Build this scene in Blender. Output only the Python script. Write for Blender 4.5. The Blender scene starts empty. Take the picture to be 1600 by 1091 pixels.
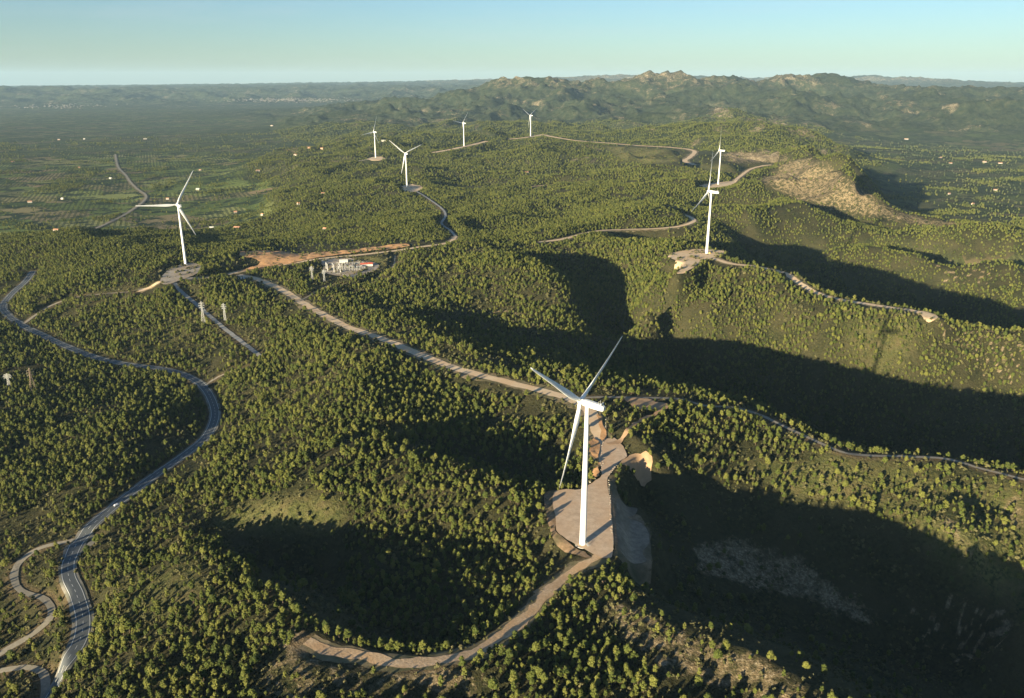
import bpy, bmesh, math, random, os
import numpy as np
from mathutils import Vector, Matrix
R = math.radians
FAST = os.environ.get('TERRAIN_ONLY') == '1'
sc = bpy.context.scene
col = sc.collection

# ------------------------------------------------------------------ camera
F, CX, CY, HC = 1244.0, 800.0, 545.5, 292.0
PITCH = math.atan((545.5 - 127) / F)
CP, SP = math.cos(PITCH), math.sin(PITCH)
cam = bpy.data.objects.new('camera', bpy.data.cameras.new('camera'))
col.objects.link(cam)
cam.location = (0, 0, HC)
cam.rotation_euler = (math.pi / 2 - PITCH, 0, 0)
cam.data.sensor_width = 36.0
cam.data.lens = F / 1600 * 36.0
cam.data.clip_start = 1.0
cam.data.clip_end = 120000
sc.camera = cam

# ------------------------------------------------------------------ light
SUN_AZ, SUN_EL = R(50.5), R(9.8)      # azimuth the light travels towards (from +x, counter-clockwise); elevation
w = bpy.data.worlds.new('World'); sc.world = w; w.use_nodes = True
nt = w.node_tree; nt.nodes.clear()
sky = nt.nodes.new('ShaderNodeTexSky'); sky.sky_type = 'NISHITA'; sky.sun_disc = False
sky.sun_elevation = SUN_EL
sky.sun_rotation = R(90) - (SUN_AZ + math.pi)
sky.altitude = 500; sky.air_density = 1.0; sky.dust_density = 0.6; sky.ozone_density = 1.6
bg = nt.nodes.new('ShaderNodeBackground'); bg.inputs['Strength'].default_value = 0.05
wo = nt.nodes.new('ShaderNodeOutputWorld')
tint = nt.nodes.new('ShaderNodeMix'); tint.data_type = 'RGBA'; tint.blend_type = 'MULTIPLY'; tint.inputs[0].default_value = 1.0; tint.inputs[7].default_value = (0.59, 0.77, 0.99, 1)
nt.links.new(sky.outputs[0], tint.inputs[6])
# faint high cirrus
wc = nt.nodes.new('ShaderNodeTexCoord'); wm = nt.nodes.new('ShaderNodeMapping'); wm.inputs['Scale'].default_value = (1.6, 1.0, 14.0)
wn = nt.nodes.new('ShaderNodeTexNoise'); wn.inputs['Scale'].default_value = 2.3; wn.inputs['Detail'].default_value = 7; wn.inputs['Roughness'].default_value = 0.62
wr = nt.nodes.new('ShaderNodeValToRGB'); wr.color_ramp.elements[0].position = 0.52; wr.color_ramp.elements[1].position = 0.78; wr.color_ramp.elements[1].color = (0.16, 0.16, 0.16, 1)
wx = nt.nodes.new('ShaderNodeMix'); wx.data_type = 'RGBA'; wx.inputs[7].default_value = (4.2, 4.5, 4.7, 1)
nt.links.new(wc.outputs['Generated'], wm.inputs[0]); nt.links.new(wm.outputs[0], wn.inputs['Vector']); nt.links.new(wn.outputs[0], wr.inputs[0])
nt.links.new(wr.outputs[0], wx.inputs[0]); nt.links.new(tint.outputs[2], wx.inputs[6]); nt.links.new(wx.outputs[2], bg.inputs[0])
nt.links.new(bg.outputs[0], wo.inputs[0])
sl = bpy.data.lights.new('sun', 'SUN'); sl.energy = 5.0; sl.angle = R(0.5); sl.color = (1.0, 0.85, 0.57)
so = bpy.data.objects.new('sun', sl); col.objects.link(so)
ldir = Vector((math.cos(SUN_AZ) * math.cos(SUN_EL), math.sin(SUN_AZ) * math.cos(SUN_EL), -math.sin(SUN_EL)))
so.rotation_euler = ldir.to_track_quat('-Z', 'Y').to_euler(); so.location = (-400, -400, 600)
sc.view_settings.view_transform = 'Standard'; sc.view_settings.look = 'None'
sc.view_settings.exposure = 1.75; sc.view_settings.gamma = 1.0
sc.cycles.use_denoising = True
sc.cycles.max_bounces = 4; sc.cycles.diffuse_bounces = 2; sc.cycles.volume_bounces = 0
sc.cycles.transparent_max_bounces = 4; sc.cycles.caustics_reflective = False; sc.cycles.caustics_refractive = False

HAZE_COL = (0.50, 0.75, 1.0, 1); HAZE_D = 1.7e-5

# ------------------------------------------------------------------ picture point + height -> place on the ground
def at(px, py, z):
    a = (px - CX) / F; b = (CY - py) / F
    dy = CP + b * SP; dz = -SP + b * CP
    t = (z - HC) / dz
    return (a * t, dy * t, z)
def atd(px, py, D):                   # same, by ground distance ahead (m)
    a = (px - CX) / F; b = (CY - py) / F
    dy = CP + b * SP; dz = -SP + b * CP
    t = D / dy
    return (a * t, D, HC + dz * t)
def topix(x, y, z):
    Z = y * CP - (z - HC) * SP
    return CX + F * x / Z, CY - F * (y * SP + (z - HC) * CP) / Z

# ------------------------------------------------------------------ the relief, by ridge, valley and plain
LINES = [  # crests and valley floors: (px, py, z)
 # track ridge running from the left junction to the right edge
 [(395,432,-12),(430,450,-10),(480,478,-8),(545,510,-5),(600,530,-2),(700,568,0),(780,592,2),(850,610,4),(905,625,4),(960,632,2),(1060,628,-2),(1130,635,-5),(1200,652,-8),(1260,685,-10),(1310,705,-10),(1400,712,-15),(1480,716,-18),(1560,735,-20),(1625,752,-20)],
 # ridge with the right hand turbine
 [(950,388,4),(1000,390,12),(1050,395,20),(1104,397,23),(1150,412,20),(1230,430,15),(1265,455,6),(1300,466,0),(1380,480,-5),(1450,492,-8),(1520,508,-20),(1620,522,-30)],
 # valley between
 [(925,425,-30),(950,480,-55),(1000,540,-80),(1100,590,-98),(1250,640,-112),(1400,662,-125),(1600,695,-140)],
 # crest of the forest hill in the middle
 [(620,400,-5),(700,405,0),(780,400,6),(850,412,10),(880,440,2),(895,465,-8)],
 [(860,530,-30),(930,520,-42),(970,528,-55)],
 # near ridge below the big pad
 [(945,880,0),(970,915,3),(1000,955,7),(1080,992,9),(1130,1012,9),(1200,1034,8),(1260,1065,7),(1300,1100,6)],
 # basin right of it
 [(1000,905,-22),(1100,950,-45),(1200,975,-66),(1300,1000,-84),(1450,1060,-98),(1600,1110,-110)],
 [(1000,760,-22),(1080,800,-36),(1150,820,-46),(1250,870,-62),(1400,930,-80),(1550,1020,-98)],
 [(1080,755,-26),(1260,775,-30),(1350,790,-33),(1430,830,-38),(1500,880,-44),(1600,960,-52)],
 # hill left of the pad
 [(540,712,-2),(600,716,3),(700,735,6),(780,763,4),(850,800,2)],
 [(560,700,-8),(650,700,-10),(750,722,-15),(830,750,-15),(875,765,-8)],
 [(600,690,-11),(700,680,-9),(800,695,-11),(860,730,-9)],
 # bottom left hill
 [(300,822,-20),(330,838,-10),(400,885,-2),(450,930,4),(480,970,8),(500,1000,11)],
 [(340,830,-26),(420,860,-34),(500,905,-34),(600,945,-14),(700,965,-8)],
 # far turbine ridges
 [(680,238,5),(725,228,11),(760,222,15),(800,217,22),(829,213,29),(860,211,28),(900,220,15),(1000,228,5),(1080,236,0)],
 [(1080,290,-8),(1122,290,-5),(1150,280,-3),(1160,272,0),(1180,262,3),(1205,257,5)],
 # bare hill crest, right
 [(1230,252,22),(1266,245,40),(1306,262,36),(1336,286,26),(1366,312,-12),(1400,330,-40),(1450,347,-72)],
 [(1150,300,-8),(1210,314,-14),(1270,332,-26),(1340,347,-44),(1400,362,-66)],
 [(1150,289,-28),(1210,300,-52),(1290,322,-78),(1380,350,-98)],
 [(1130,335,-40),(1190,350,-80),(1290,374,-104),(1400,394,-116)],
 [(1130,345,-20),(1180,358,-34),(1240,372,-60),(1290,388,-80)],
 [(1125,380,-40),(1180,400,-92),(1300,435,-140),(1450,462,-158),(1620,492,-175)],
 [(1300,402,-84),(1360,394,-58),(1430,402,-54),(1480,418,-70)],
 [(1480,372,-46),(1530,362,-36),(1570,358,-40)],
 [(1400,440,-95),(1450,452,-104)],
]
POINTS = [
 (1000,714,-1),(985,720,-1),(1018,718,-2),(1030,690,-3),(910,850,0),(890,790,0),(945,780,0),(955,860,0),(940,710,2),(935,660,3),(900,700,-6),
 (1000,830,-12),(975,800,-10),(975,870,-10),(1015,880,-18),
 (800,1050,6),(900,1080,4),(1000,1050,6),(1150,1070,4),(900,980,4),(830,950,2),(750,1020,5),(640,1038,7),(560,1024,8),(700,1090,2),
 (1150,690,-14),(1250,730,-18),(1400,760,-26),(1550,800,-36),(1600,870,-46),(1200,735,-22),
 (600,620,-5),(700,620,-5),(800,650,-6),(880,680,-5),(500,640,-10),
 (600,800,-10),(700,830,-12),(800,860,-8),(450,800,-12),(540,775,-6),(400,780,-16),(600,880,-14),(750,920,-8),(850,890,-2),(800,950,-2),(640,1000,-8),
 (300,1000,-4),(200,900,-26),(150,850,-40),(200,1050,-12),(350,1091,4),(400,1000,4),(260,860,-26),
 (60,1091,-36),(125,990,-40),(105,900,-45),(165,805,-48),(240,745,-50),(320,685,-52),(335,640,-52),(300,592,-52),(200,570,-52),(100,540,-50),(10,490,-46),(40,440,-40),
 (150,650,-46),(50,700,-52),(150,750,-46),(0,850,-62),(60,800,-58),(0,1000,-62),(0,600,-56),(250,650,-42),(60,640,-46),(20,920,-55),
 (400,600,-36),(450,680,-22),(350,560,-42),(300,500,-30),(200,500,-36),(400,500,-22),(500,560,-12),(420,640,-36),(380,720,-32),(440,590,-34),
 (290,415,-3),(270,428,-3),(250,450,-8),(150,430,-16),(50,400,-28),(0,400,-34),(100,470,-34),(200,395,-10),(110,386,-18),(20,384,-28),(320,395,-14),(250,385,-14),
 (340,380,-44),(400,372,-50),(280,366,-62),(100,368,-74),(0,370,-78),(200,362,-76),(400,345,-72),
 (450,400,-14),(520,398,-10),(600,400,-5),(450,345,-46),(550,350,-22),(650,340,-14),(600,310,-20),(636,294,-18),(500,300,-42),(690,340,-12),(710,370,-6),(560,375,-12),(480,380,-22),
 (540,420,-8),(540,432,-8),(600,470,-14),(700,480,-14),(800,480,-18),(640,510,-8),(750,540,-10),(850,570,-8),(960,590,-14),
 (0,330,-82),(150,330,-82),(300,300,-82),(0,250,-88),(200,230,-88),(400,250,-78),(400,300,-76),(480,240,-66),(0,200,-92),(200,190,-92),(400,190,-88),(520,215,-60),
 (587,247,-2),(560,250,-14),(560,230,-20),(600,225,-20),(640,230,-10),(700,260,-15),(600,270,-22),(820,240,0),(900,255,-8),(800,290,-30),(1000,260,-10),(1080,250,-5),(900,290,-30),(700,300,-30),(1000,300,-20),
 (900,320,-18),(750,330,-25),(1050,320,-15),(1085,345,-6),(1000,357,-8),(930,362,-2),(850,378,0),(800,350,-20),(870,345,-34),(1000,376,-30),(745,362,-26),(720,350,-10),
 (1450,320,-112),(1500,300,-114),(1600,330,-112),(1600,280,-116),(1500,250,-114),(1400,235,-112),(1600,220,-114),(1400,285,-112),(1370,270,-110),(1300,222,-104),(1600,200,-112),(1480,345,-96),(1560,380,-84),(1550,430,-92),(1600,445,-104),(1600,365,-70),
 (1230,285,2),(1280,310,-22),(1340,330,-50),(1250,265,10),(1300,290,0),
 (1150,255,0),(1150,240,22),(1220,238,26),(1180,228,22),(1130,173,75),(1130,180,66),(1060,190,30),(1000,182,30),(1200,195,30),(1250,212,20),(1085,205,10),(1180,212,14),(950,205,0),(1040,215,0),(900,190,-20),
 (1195,173,-60),(1280,185,-80),(900,175,-60),(1050,168,-60),
 (1300,540,-40),(1230,490,-16),(1430,560,-50),(1550,570,-62),(1015,450,-2),(1020,480,-12),(1100,500,-30),(1100,450,-4),(1200,540,-56),
]
FAR = [  # by distance ahead (m): (px, py, D)
 (600,190,6800),(700,180,7200),(800,175,7200),(640,165,8000),(700,155,8500),(1000,160,7600),(1150,160,7600),(1300,160,7600),(1450,165,7400),(1600,165,7400),
 (1000,140,8600),(1100,140,8600),(1250,142,8400),(1400,145,8400),(1550,148,8200),(850,152,8200),(760,150,8400),
 (560,160,9200),(640,147,9400),(700,141,9500),(760,136,9600),(830,134,9600),(900,129,9600),(950,122,9600),(1000,119,9600),(1080,117,9700),(1100,121,9800),(1150,126,10000),(1220,119,10000),(1280,123,10200),(1330,122,10200),(1400,131,9800),(1500,133,9600),(1560,130,9500),(1620,131,9500),
 (0,172,11500),(200,170,11500),(400,166,12500),(500,158,14000),(0,150,14500),(200,150,14500),(400,150,15000),
 (0,134,17000),(80,134,17000),(100,137,17500),(200,137,17500),(215,134,17500),(260,137,17500),(340,134,18000),(430,135,18500),(520,133,19000),(560,132,19500),
 (640,133,20000),(740,128,21000),(830,124,22000),(900,119,22000),(960,117,22000),(1060,116,22000),(1110,120,22000),(1180,124,22000),(1280,124,21000),(1340,119,21000),(1400,118,21000),(1450,122,21000),(1500,125,21000),(1600,131,21000),
 (700,140,15000),(900,150,15000),(1100,150,15000),(1400,150,15000),(1600,150,15000),
 (0,133,45000),(400,132,45000),(800,128,45000),(1200,128,45000),(1600,132,45000),
]
ctrl = []
# steep far sides: (px, py, z of crest, metres behind it, z there)
DROPS = [(1266,245,40,260,-70),(1306,262,36,250,-90),(1336,286,26,230,-100),(1366,312,-12,160,-100),(1400,330,-40,120,-100),
 (1104,391,22,110,-30),(1150,412,20,110,-45),(1230,430,15,110,-60),(1300,466,0,110,-70),(1380,480,-5,110,-80),(1450,492,-8,110,-90),(1530,509,-20,110,-100),
 (1200,652,-8,90,-50),(1310,705,-10,90,-60),(1400,712,-15,90,-70),(1480,716,-18,90,-80),(1560,735,-20,90,-90),
 (1122,290,-5,100,-30),(1180,262,3,160,-25),(1130,170,80,260,-20),(1060,186,45,240,-40),(1200,190,45,240,-60),(1250,207,40,240,-70),(1000,180,35,240,-30),
 (1040,208,25,150,-20),(880,214,27,160,-25),(940,196,20,240,-50),(780,214,20,160,-20)]
for a_, b_, z1_, dd_, z2_ in DROPS:
    q_ = at(a_, b_, z1_); ctrl.append(q_); ctrl.append((q_[0]+dd_*math.cos(SUN_AZ), q_[1]+dd_*math.sin(SUN_AZ), z2_))
for L in LINES:
    P = [at(*p) for p in L]
    for a, b in zip(P[:-1], P[1:]):
        rr = math.hypot(a[0], a[1]); n = max(1, int(math.hypot(b[0]-a[0], b[1]-a[1]) / (0.045 * rr)))
        for k in range(n):
            t = k / n; ctrl.append(tuple(a[i] + (b[i]-a[i]) * t for i in range(3)))
    ctrl.append(P[-1])
ctrl += [at(*p) for p in POINTS] + [atd(*p) for p in FAR]
for azd in (-62, -48, 48, 62):
    for r_, z_l, z_r in ((60,-45,-60),(200,-50,-80),(450,-55,-80),(900,-60,-110),(1800,-75,-110),(4000,-85,-100),(9000,-60,60),(17000,60,200),(45000,60,200)):
        ctrl.append((r_*math.sin(R(azd)), r_*math.cos(R(azd)), z_l if azd < 0 else z_r))
for azd in (-35, 0, 35):
    ctrl.append((60*math.sin(R(azd)), 60*math.cos(R(azd)), -15)); ctrl.append((200*math.sin(R(azd)), 200*math.cos(R(azd)), (-30,0,-10)[(azd>-1)+(azd>1)]))
ctrl = np.array(ctrl)
# merge near-duplicates
cu = np.stack([np.arctan2(ctrl[:,0], ctrl[:,1]), np.log(np.hypot(ctrl[:,0], ctrl[:,1]))], 1)
keep = []
for i in range(len(cu)):
    if all(np.hypot(*(cu[i]-cu[j])) > 0.006 for j in keep): keep.append(i)
ctrl, cu = ctrl[keep], cu[keep]
def tps(d2): return 0.5 * d2 * np.log(np.maximum(d2, 1e-12))
n = len(cu)
d2 = ((cu[:,None]-cu[None])**2).sum(-1)
A = np.zeros((n+3, n+3)); A[:n,:n] = tps(d2) + np.eye(n) * 2e-5
A[:n,n] = 1; A[:n,n+1:] = cu; A[n:,:n] = A[:n,n:].T
wts = np.linalg.solve(A, np.concatenate([ctrl[:,2], np.zeros(3)]))
def tps_eval(u):
    out = np.empty(len(u))
    for s in range(0, len(u), 4000):
        q = u[s:s+4000]; dd = ((q[:,None]-cu[None])**2).sum(-1)
        out[s:s+4000] = tps(dd) @ wts[:n] + wts[n] + q @ wts[n+1:]
    return out

azs = np.concatenate([np.arange(-62,-36,0.5), np.arange(-36,36.01,0.14), np.arange(36.5,62.1,0.5)]) * math.pi/180
lrs = np.arange(math.log(60), math.log(45000), 0.0042)
NA, NR = len(azs), len(lrs)
# coarse evaluation, cubic upsampling
caz = np.linspace(azs[0]-0.01, azs[-1]+0.01, 380); clr = np.linspace(lrs[0]-0.02, lrs[-1]+0.02, 560)
gz = tps_eval(np.stack([np.repeat(caz[None], len(clr), 0).ravel(), np.repeat(clr[:,None], len(caz), 1).ravel()], 1)).reshape(len(clr), len(caz))
def cubic(arr, xs, x0, dx, axis):
    arr = np.moveaxis(arr, axis, 0); f = (xs - x0) / dx; i = np.clip(np.floor(f).astype(int), 1, arr.shape[0]-3); t = (f - i)[:,None]
    a, b, c, d = arr[i-1], arr[i], arr[i+1], arr[i+2]
    return np.moveaxis(0.5*((2*b)+(-a+c)*t+(2*a-5*b+4*c-d)*t*t+(-a+3*b-3*c+d)*t**3), 0, axis)
Z = cubic(gz, lrs, clr[0], clr[1]-clr[0], 0)
Z = cubic(Z, azs, caz[0], caz[1]-caz[0], 1)
RR = np.exp(lrs)[:,None] * np.ones(NA)[None]
X = RR * np.sin(azs)[None]; Y = RR * np.cos(azs)[None]

rs = np.random.RandomState(7)
_perm = rs.rand(256, 256)
def vnoise(x, y, seed=0):
    x = x + seed*37.7; y = y + seed*91.3
    xi = np.floor(x).astype(int); yi = np.floor(y).astype(int); fx = x-xi; fy = y-yi
    fx = fx*fx*fx*(fx*(fx*6-15)+10); fy = fy*fy*fy*(fy*(fy*6-15)+10)
    g = lambda a, b: _perm[a & 255, b & 255]
    return (g(xi,yi)*(1-fx)+g(xi+1,yi)*fx)*(1-fy)+(g(xi,yi+1)*(1-fx)+g(xi+1,yi+1)*fx)*fy*1.0
def fbm(x, y, wl, octs, seed=0, gain=0.5, ridged=False):
    s = 0; a = 1; tot = 0
    for k in range(octs):
        c, s_ = math.cos(0.6*k+seed), math.sin(0.6*k+seed)
        v = vnoise((x*c-y*s_)/wl*2**k, (x*s_+y*c)/wl*2**k, seed*5+k)
        v = (1-np.abs(2*v-1)*2) if ridged else (2*v-1)
        s = s + a*v; tot += a; a *= gain
    return s/tot
def sstep(a, b, x):
    t = np.clip((x-a)/(b-a), 0, 1); return t*t*(3-2*t)
PX, PY = topix(X, Y, Z)

# ------------------------------------------------------------------ roads and tracks: centre lines on the ground
ROADS = {}   # name -> list of (px, py, z) ; width (m)
def line_world(pts, step):
    P = np.array([at(*p) for p in pts]); Q = []
    # Catmull-Rom
    E = np.vstack([2*P[0]-P[1], P, 2*P[-1]-P[-2]])
    for i in range(1, len(E)-2):
        L = np.linalg.norm(E[i+1]-E[i]); m = max(2, int(L/step))
        for k in range(m):
            t = k/m; a,b,c,d = E[i-1],E[i],E[i+1],E[i+2]
            Q.append(0.5*((2*b)+(-a+c)*t+(2*a-5*b+4*c-d)*t*t+(-a+3*b-3*c+d)*t**3))
    Q.append(P[-1]); return np.array(Q)
exec_roads = [
 # (name, kind, width, shoulder, pts)
 ('asphalt_road','asphalt',9.0,[(40,1130,-36),(60,1091,-36),(90,1050,-38),(122,1008,-40),(130,970,-41),(120,930,-43),(107,900,-45),(110,868,-46),(130,835,-47),(165,803,-48),(200,775,-49),(240,745,-50),(290,710,-51),(320,685,-52),(334,660,-52),(335,638,-52),(322,610,-52),(300,592,-52),(260,578,-52),(200,570,-52),(150,559,-52),(100,540,-50),(60,521,-48),(30,506,-47),(10,490,-46),(5,478,-45),(18,460,-43),(40,440,-40),(52,424,-38)]),
 ('service_track','light',5.0,[(115,870,-48),(150,840,-49),(100,848,-50),(60,858,-52),(30,880,-54),(22,905,-54),(35,925,-54),(70,937,-52),(80,960,-52),(60,985,-54),(20,1010,-56),(-30,1040,-58)]),
 ('service_track','light',5.0,[(-20,1052,-58),(30,1044,-54),(62,1048,-50),(72,1065,-48),(68,1100,-48)]),
 ('service_track','light',5.0,[(36,507,-47),(60,490,-42),(80,478,-38),(115,466,-32),(160,460,-24),(215,455,-14),(250,447,-9)]),
 ('ridge_track','dirt',9.0,[(215,456,-12),(260,443,-8),(310,437,-8),(350,430,-11),(400,420,-12),(450,413,-11),(500,405,-9),(560,399,-7),(620,392,-6),(660,386,-5),(700,380,-5),(712,370,-6)]),
 ('ridge_track','grey',5.5,[(712,370,-6),(703,360,-9),(690,350,-11),(696,338,-12),(690,326,-14),(665,308,-17),(648,298,-18)]),
 ('ridge_track','dirt',12.0,[(372,430,-12),(400,436,-12),(430,448,-10),(455,462,-9),(480,478,-8),(520,500,-6),(545,512,-5),(575,522,-3),(610,535,-2),(650,552,-1),(700,572,0),(740,584,1),(790,597,2),(850,612,4),(890,624,4),(915,638,3),(928,655,3),(936,680,2),(945,705,1),(950,730,0)]),
 ('ridge_track','light',4.0,[(905,622,4),(950,621,3),(1000,622,1),(1060,624,-2),(1100,634,-4),(1150,638,-6),(1190,650,-8),(1215,662,-9),(1260,683,-10),(1310,705,-10),(1350,712,-13),(1420,714,-16),(1480,718,-18),(1530,732,-20),(1570,742,-20),(1640,760,-21)]),
 ('forest_track','grey',6.5,[(272,447,-9),(290,462,-16),(315,483,-24),(340,505,-28),(365,525,-32),(385,540,-34),(408,558,-36)]),
 ('forest_track','light',3.5,[(318,604,-52),(340,590,-48),(365,580,-42),(390,574,-38)]),
 ('forest_track','light',3.0,[(470,470,-9),(520,445,-10),(560,450,-12),(600,430,-10),(615,415,-8),(617,400,-7)]),
 ('hill_track','rough',6.5,[(940,868,0),(915,882,0),(885,900,0),(860,922,1),(835,950,2),(800,982,3),(765,1008,4),(735,1022,5),(700,1030,6),(650,1037,7),(600,1033,8),(550,1023,8),(505,1016,9),(478,1003,10)]),
 ('ridge_track','dirt',11.0,[(1104,400,23),(1140,412,21),(1180,417,19),(1225,427,15),(1245,440,11),(1270,455,5),(1300,466,0),(1345,474,-3),(1390,481,-5),(1425,486,-7),(1460,497,-9)]),
 ('ridge_track','dirt',6.0,[(1060,403,18),(1085,404,20),(1104,402,22)]),
 ('ridge_track','dirt',10.0,[(842,379,0),(880,374,0),(930,362,-2),(975,359,-6),(1020,358,-8),(1062,354,-7),(1084,346,-6),(1074,338,-8),(1052,333,-10)]),
 ('ridge_track','dirt',11.0,[(1090,291,-8),(1122,291,-5),(1142,287,-4),(1158,275,-1),(1172,265,2),(1190,260,4),(1205,258,5)]),
 ('ridge_track','dirt',20.0,[(676,239,5),(705,234,8),(725,229.5,11),(745,225,13),(760,221,15)]),
 ('ridge_track','dirt',19.0,[(795,218,21),(815,216,25),(829,214,29),(848,211,29),(862,214,26),(900,220,15),(950,224,8),(1000,228,5),(1050,231,3),(1084,236,0),(1078,246,-3),(1070,252,-5),(1085,258,-6)]),
 ('plain_road','light',8.01,[(90,378,-70),(140,361,-80),(175,345,-82),(200,332,-82),(222,316,-82),(228,305,-82),(215,296,-84),(204,285,-84),(196,272,-84),(184,258,-85),(180,240,-86)]),
 ('plain_road','dirt',7.0,[(830,292,-28),(865,289,-28),(910,288,-28)]),
 ('plain_road','grey',7.0,[(560,252,-8),(587,249,-3),(620,247,-6)]),
]
PADS = [ # name, tone, z, polygon (px,py)
 ('turbine_pad','pad',0,[(864,772),(880,766),(905,766),(930,752),(940,742),(939,715),(942,690),(952,686),(963,688),(980,711),(967,724),(952,744),(949,752),(955,800),(958,864),(945,874),(925,866),(899,852),(882,842),(870,830),(867,805)]),
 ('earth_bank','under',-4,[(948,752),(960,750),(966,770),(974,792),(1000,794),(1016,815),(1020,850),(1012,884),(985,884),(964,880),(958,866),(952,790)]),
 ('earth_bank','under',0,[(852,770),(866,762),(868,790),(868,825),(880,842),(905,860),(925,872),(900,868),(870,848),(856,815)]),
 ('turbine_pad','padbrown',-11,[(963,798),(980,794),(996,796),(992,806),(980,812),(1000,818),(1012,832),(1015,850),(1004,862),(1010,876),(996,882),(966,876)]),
 ('turbine_pad','padgrey',-4,[(262,424),(280,416),(300,412),(316,418),(308,428),(280,440),(258,446),(250,438)]),
 ('turbine_pad','paddirt',22,[(1046,398),(1080,391),(1104,391),(1132,393),(1120,402),(1096,410),(1076,424),(1058,428),(1072,412),(1050,406)]),
 ('turbine_pad','paddirt',-18,[(628,293),(640,289),(656,291),(660,296),(645,301),(632,300)]),
 ('turbine_pad','paddirt',-6,[(1094,291),(1122,286),(1142,284),(1148,287),(1130,294),(1105,297)]),
 ('turbine_pad','paddirt',-3,[(574,249),(587,246),(602,248),(596,251),(580,251)]),
 ('substation_yard','padgrey',-8,[(503,408),(520,405),(545,404),(583,411),(592,418),(580,427),(552,435),(530,432),(508,427)]),
 ('earth_bank','brown',2,[(948,690),(962,694),(975,685),(990,674),(1010,656),(1028,646),(1041,640),(1041,630),(1025,628),(1018,636),(1028,640),(1005,652),(985,668),(968,685)]),
 ('earth_bank','brown',0,[(976,718),(990,711),(1010,710),(1021,716),(1012,723),(995,724),(980,728),(968,728)]),
 ('earth_bank','orange',0.5,[(926,688),(934,690),(936,712),(937,740),(925,748),(916,752),(924,740),(933,728),(928,712),(920,700)]),
 ('earth_bank','orange',2,[(934,652),(939,655),(945,670),(946,684),(941,686),(938,670)]),
 ('earth_bank','brown',0,[(980,628),(1000,624),(1024,628),(1030,638),(1010,644),(992,642)]),
 ('earth_bank','orange',-10,[(378,400),(420,395),(480,396),(560,393),(620,388),(640,390),(600,395),(560,398),(500,404),(450,412),(400,419),(372,424),(405,412),(380,408)]),
 ('earth_bank','paddirt',-10,[(1432,490),(1458,491),(1465,499),(1452,502),(1438,496)]),
 ('earth_bank','paddirt',14,[(1055,416),(1090,404),(1100,410),(1078,430),(1062,430)]),
]
cls = []
for nm, tone, wd, pts in exec_roads: cls.append((nm, tone, wd, line_world(pts, max(2.0, 0.004*at(*pts[len(pts)//2])[1]))))

# relief noise, calmer near roads, pads and the plain
def poly_in(px, py, poly):
    ins = np.zeros(px.shape, bool); m = len(poly)
    for i in range(m):
        x1, y1 = poly[i]; x2, y2 = poly[(i+1) % m]
        c = ((y1 > py) != (y2 > py)) & (px < (x2-x1)*(py-y1)/(y2-y1+1e-9)+x1)
        ins ^= c
    return ins
def near_line(X_, Y_, P, wmax, fall):
    """min distance of grid points to polyline P within wmax, and its height there"""
    D = np.full(X_.shape, 1e9); H_ = np.zeros(X_.shape)
    az = np.arctan2(P[:,0], P[:,1]); lr = np.log(np.hypot(P[:,0], P[:,1]))
    for i in range(len(P)-1):
        r_ = math.exp(min(lr[i], lr[i+1])); ma = wmax/r_
        a0 = np.searchsorted(azs, min(az[i],az[i+1])-ma); a1 = np.searchsorted(azs, max(az[i],az[i+1])+ma)
        l0 = np.searchsorted(lrs, min(lr[i],lr[i+1])-ma); l1 = np.searchsorted(lrs, max(lr[i],lr[i+1])+ma)
        if a1 <= a0 or l1 <= l0: continue
        xs = X_[l0:l1,a0:a1]; ys = Y_[l0:l1,a0:a1]
        d = P[i+1,:2]-P[i,:2]; L2 = d@d+1e-9
        t = np.clip(((xs-P[i,0])*d[0]+(ys-P[i,1])*d[1])/L2, 0, 1)
        dist = np.hypot(xs-P[i,0]-t*d[0], ys-P[i,1]-t*d[1]); m = dist < D[l0:l1,a0:a1]
        D[l0:l1,a0:a1][m] = dist[m]; H_[l0:l1,a0:a1][m] = (P[i,2]+t*(P[i+1,2]-P[i,2]))[m]
    return D, H_
calm = np.ones(X.shape)
roadD = np.full(X.shape, 1e9); grades = []
for nm, tone, wd, P in cls:
    D, H_ = near_line(X, Y, P, wd*4+0.01*P[:,1].mean(), 0)
    grades.append((D, H_, wd)); roadD = np.minimum(roadD, D - wd/2)
    calm = np.minimum(calm, sstep(wd*0.5, wd*4+0.008*RR, D))
plainish = sstep(-58, -72, Z) * sstep(1500, 2200, RR) * (RR < 14000)
hilly = 1 - plainish
amp1 = np.interp(RR, [300, 900, 2000, 5000, 8000, 20000], [4.5, 8, 14, 24, 75, 120])
wl1 = [150, 420, 1500]
N = (fbm(X, Y, 150, 4, 1)*sstep(3500, 1200, RR) * 10.5 + fbm(X, Y, 130, 3, 6, ridged=True)*sstep(500, 800, RR)*sstep(3500, 2200, RR)*4 + (fbm(X, Y, 560, 5, 2, 0.55, ridged=True)-0.1)*sstep(900, 2400, RR)*sstep(12000, 7000, RR)*np.interp(RR, [1300, 2600, 4500], [17, 40, 80]))
mount = sstep(5000, 7600, RR) * sstep(-90, 60, Z)
N = N*hilly + mount*(fbm(X, Y, 900, 8, 3, 0.64, ridged=True)-0.66)*np.interp(RR, [5600, 8500, 12000, 20000], [120, 170, 150, 130]) + plainish*fbm(X, Y, 700, 3, 4)*6
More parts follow.
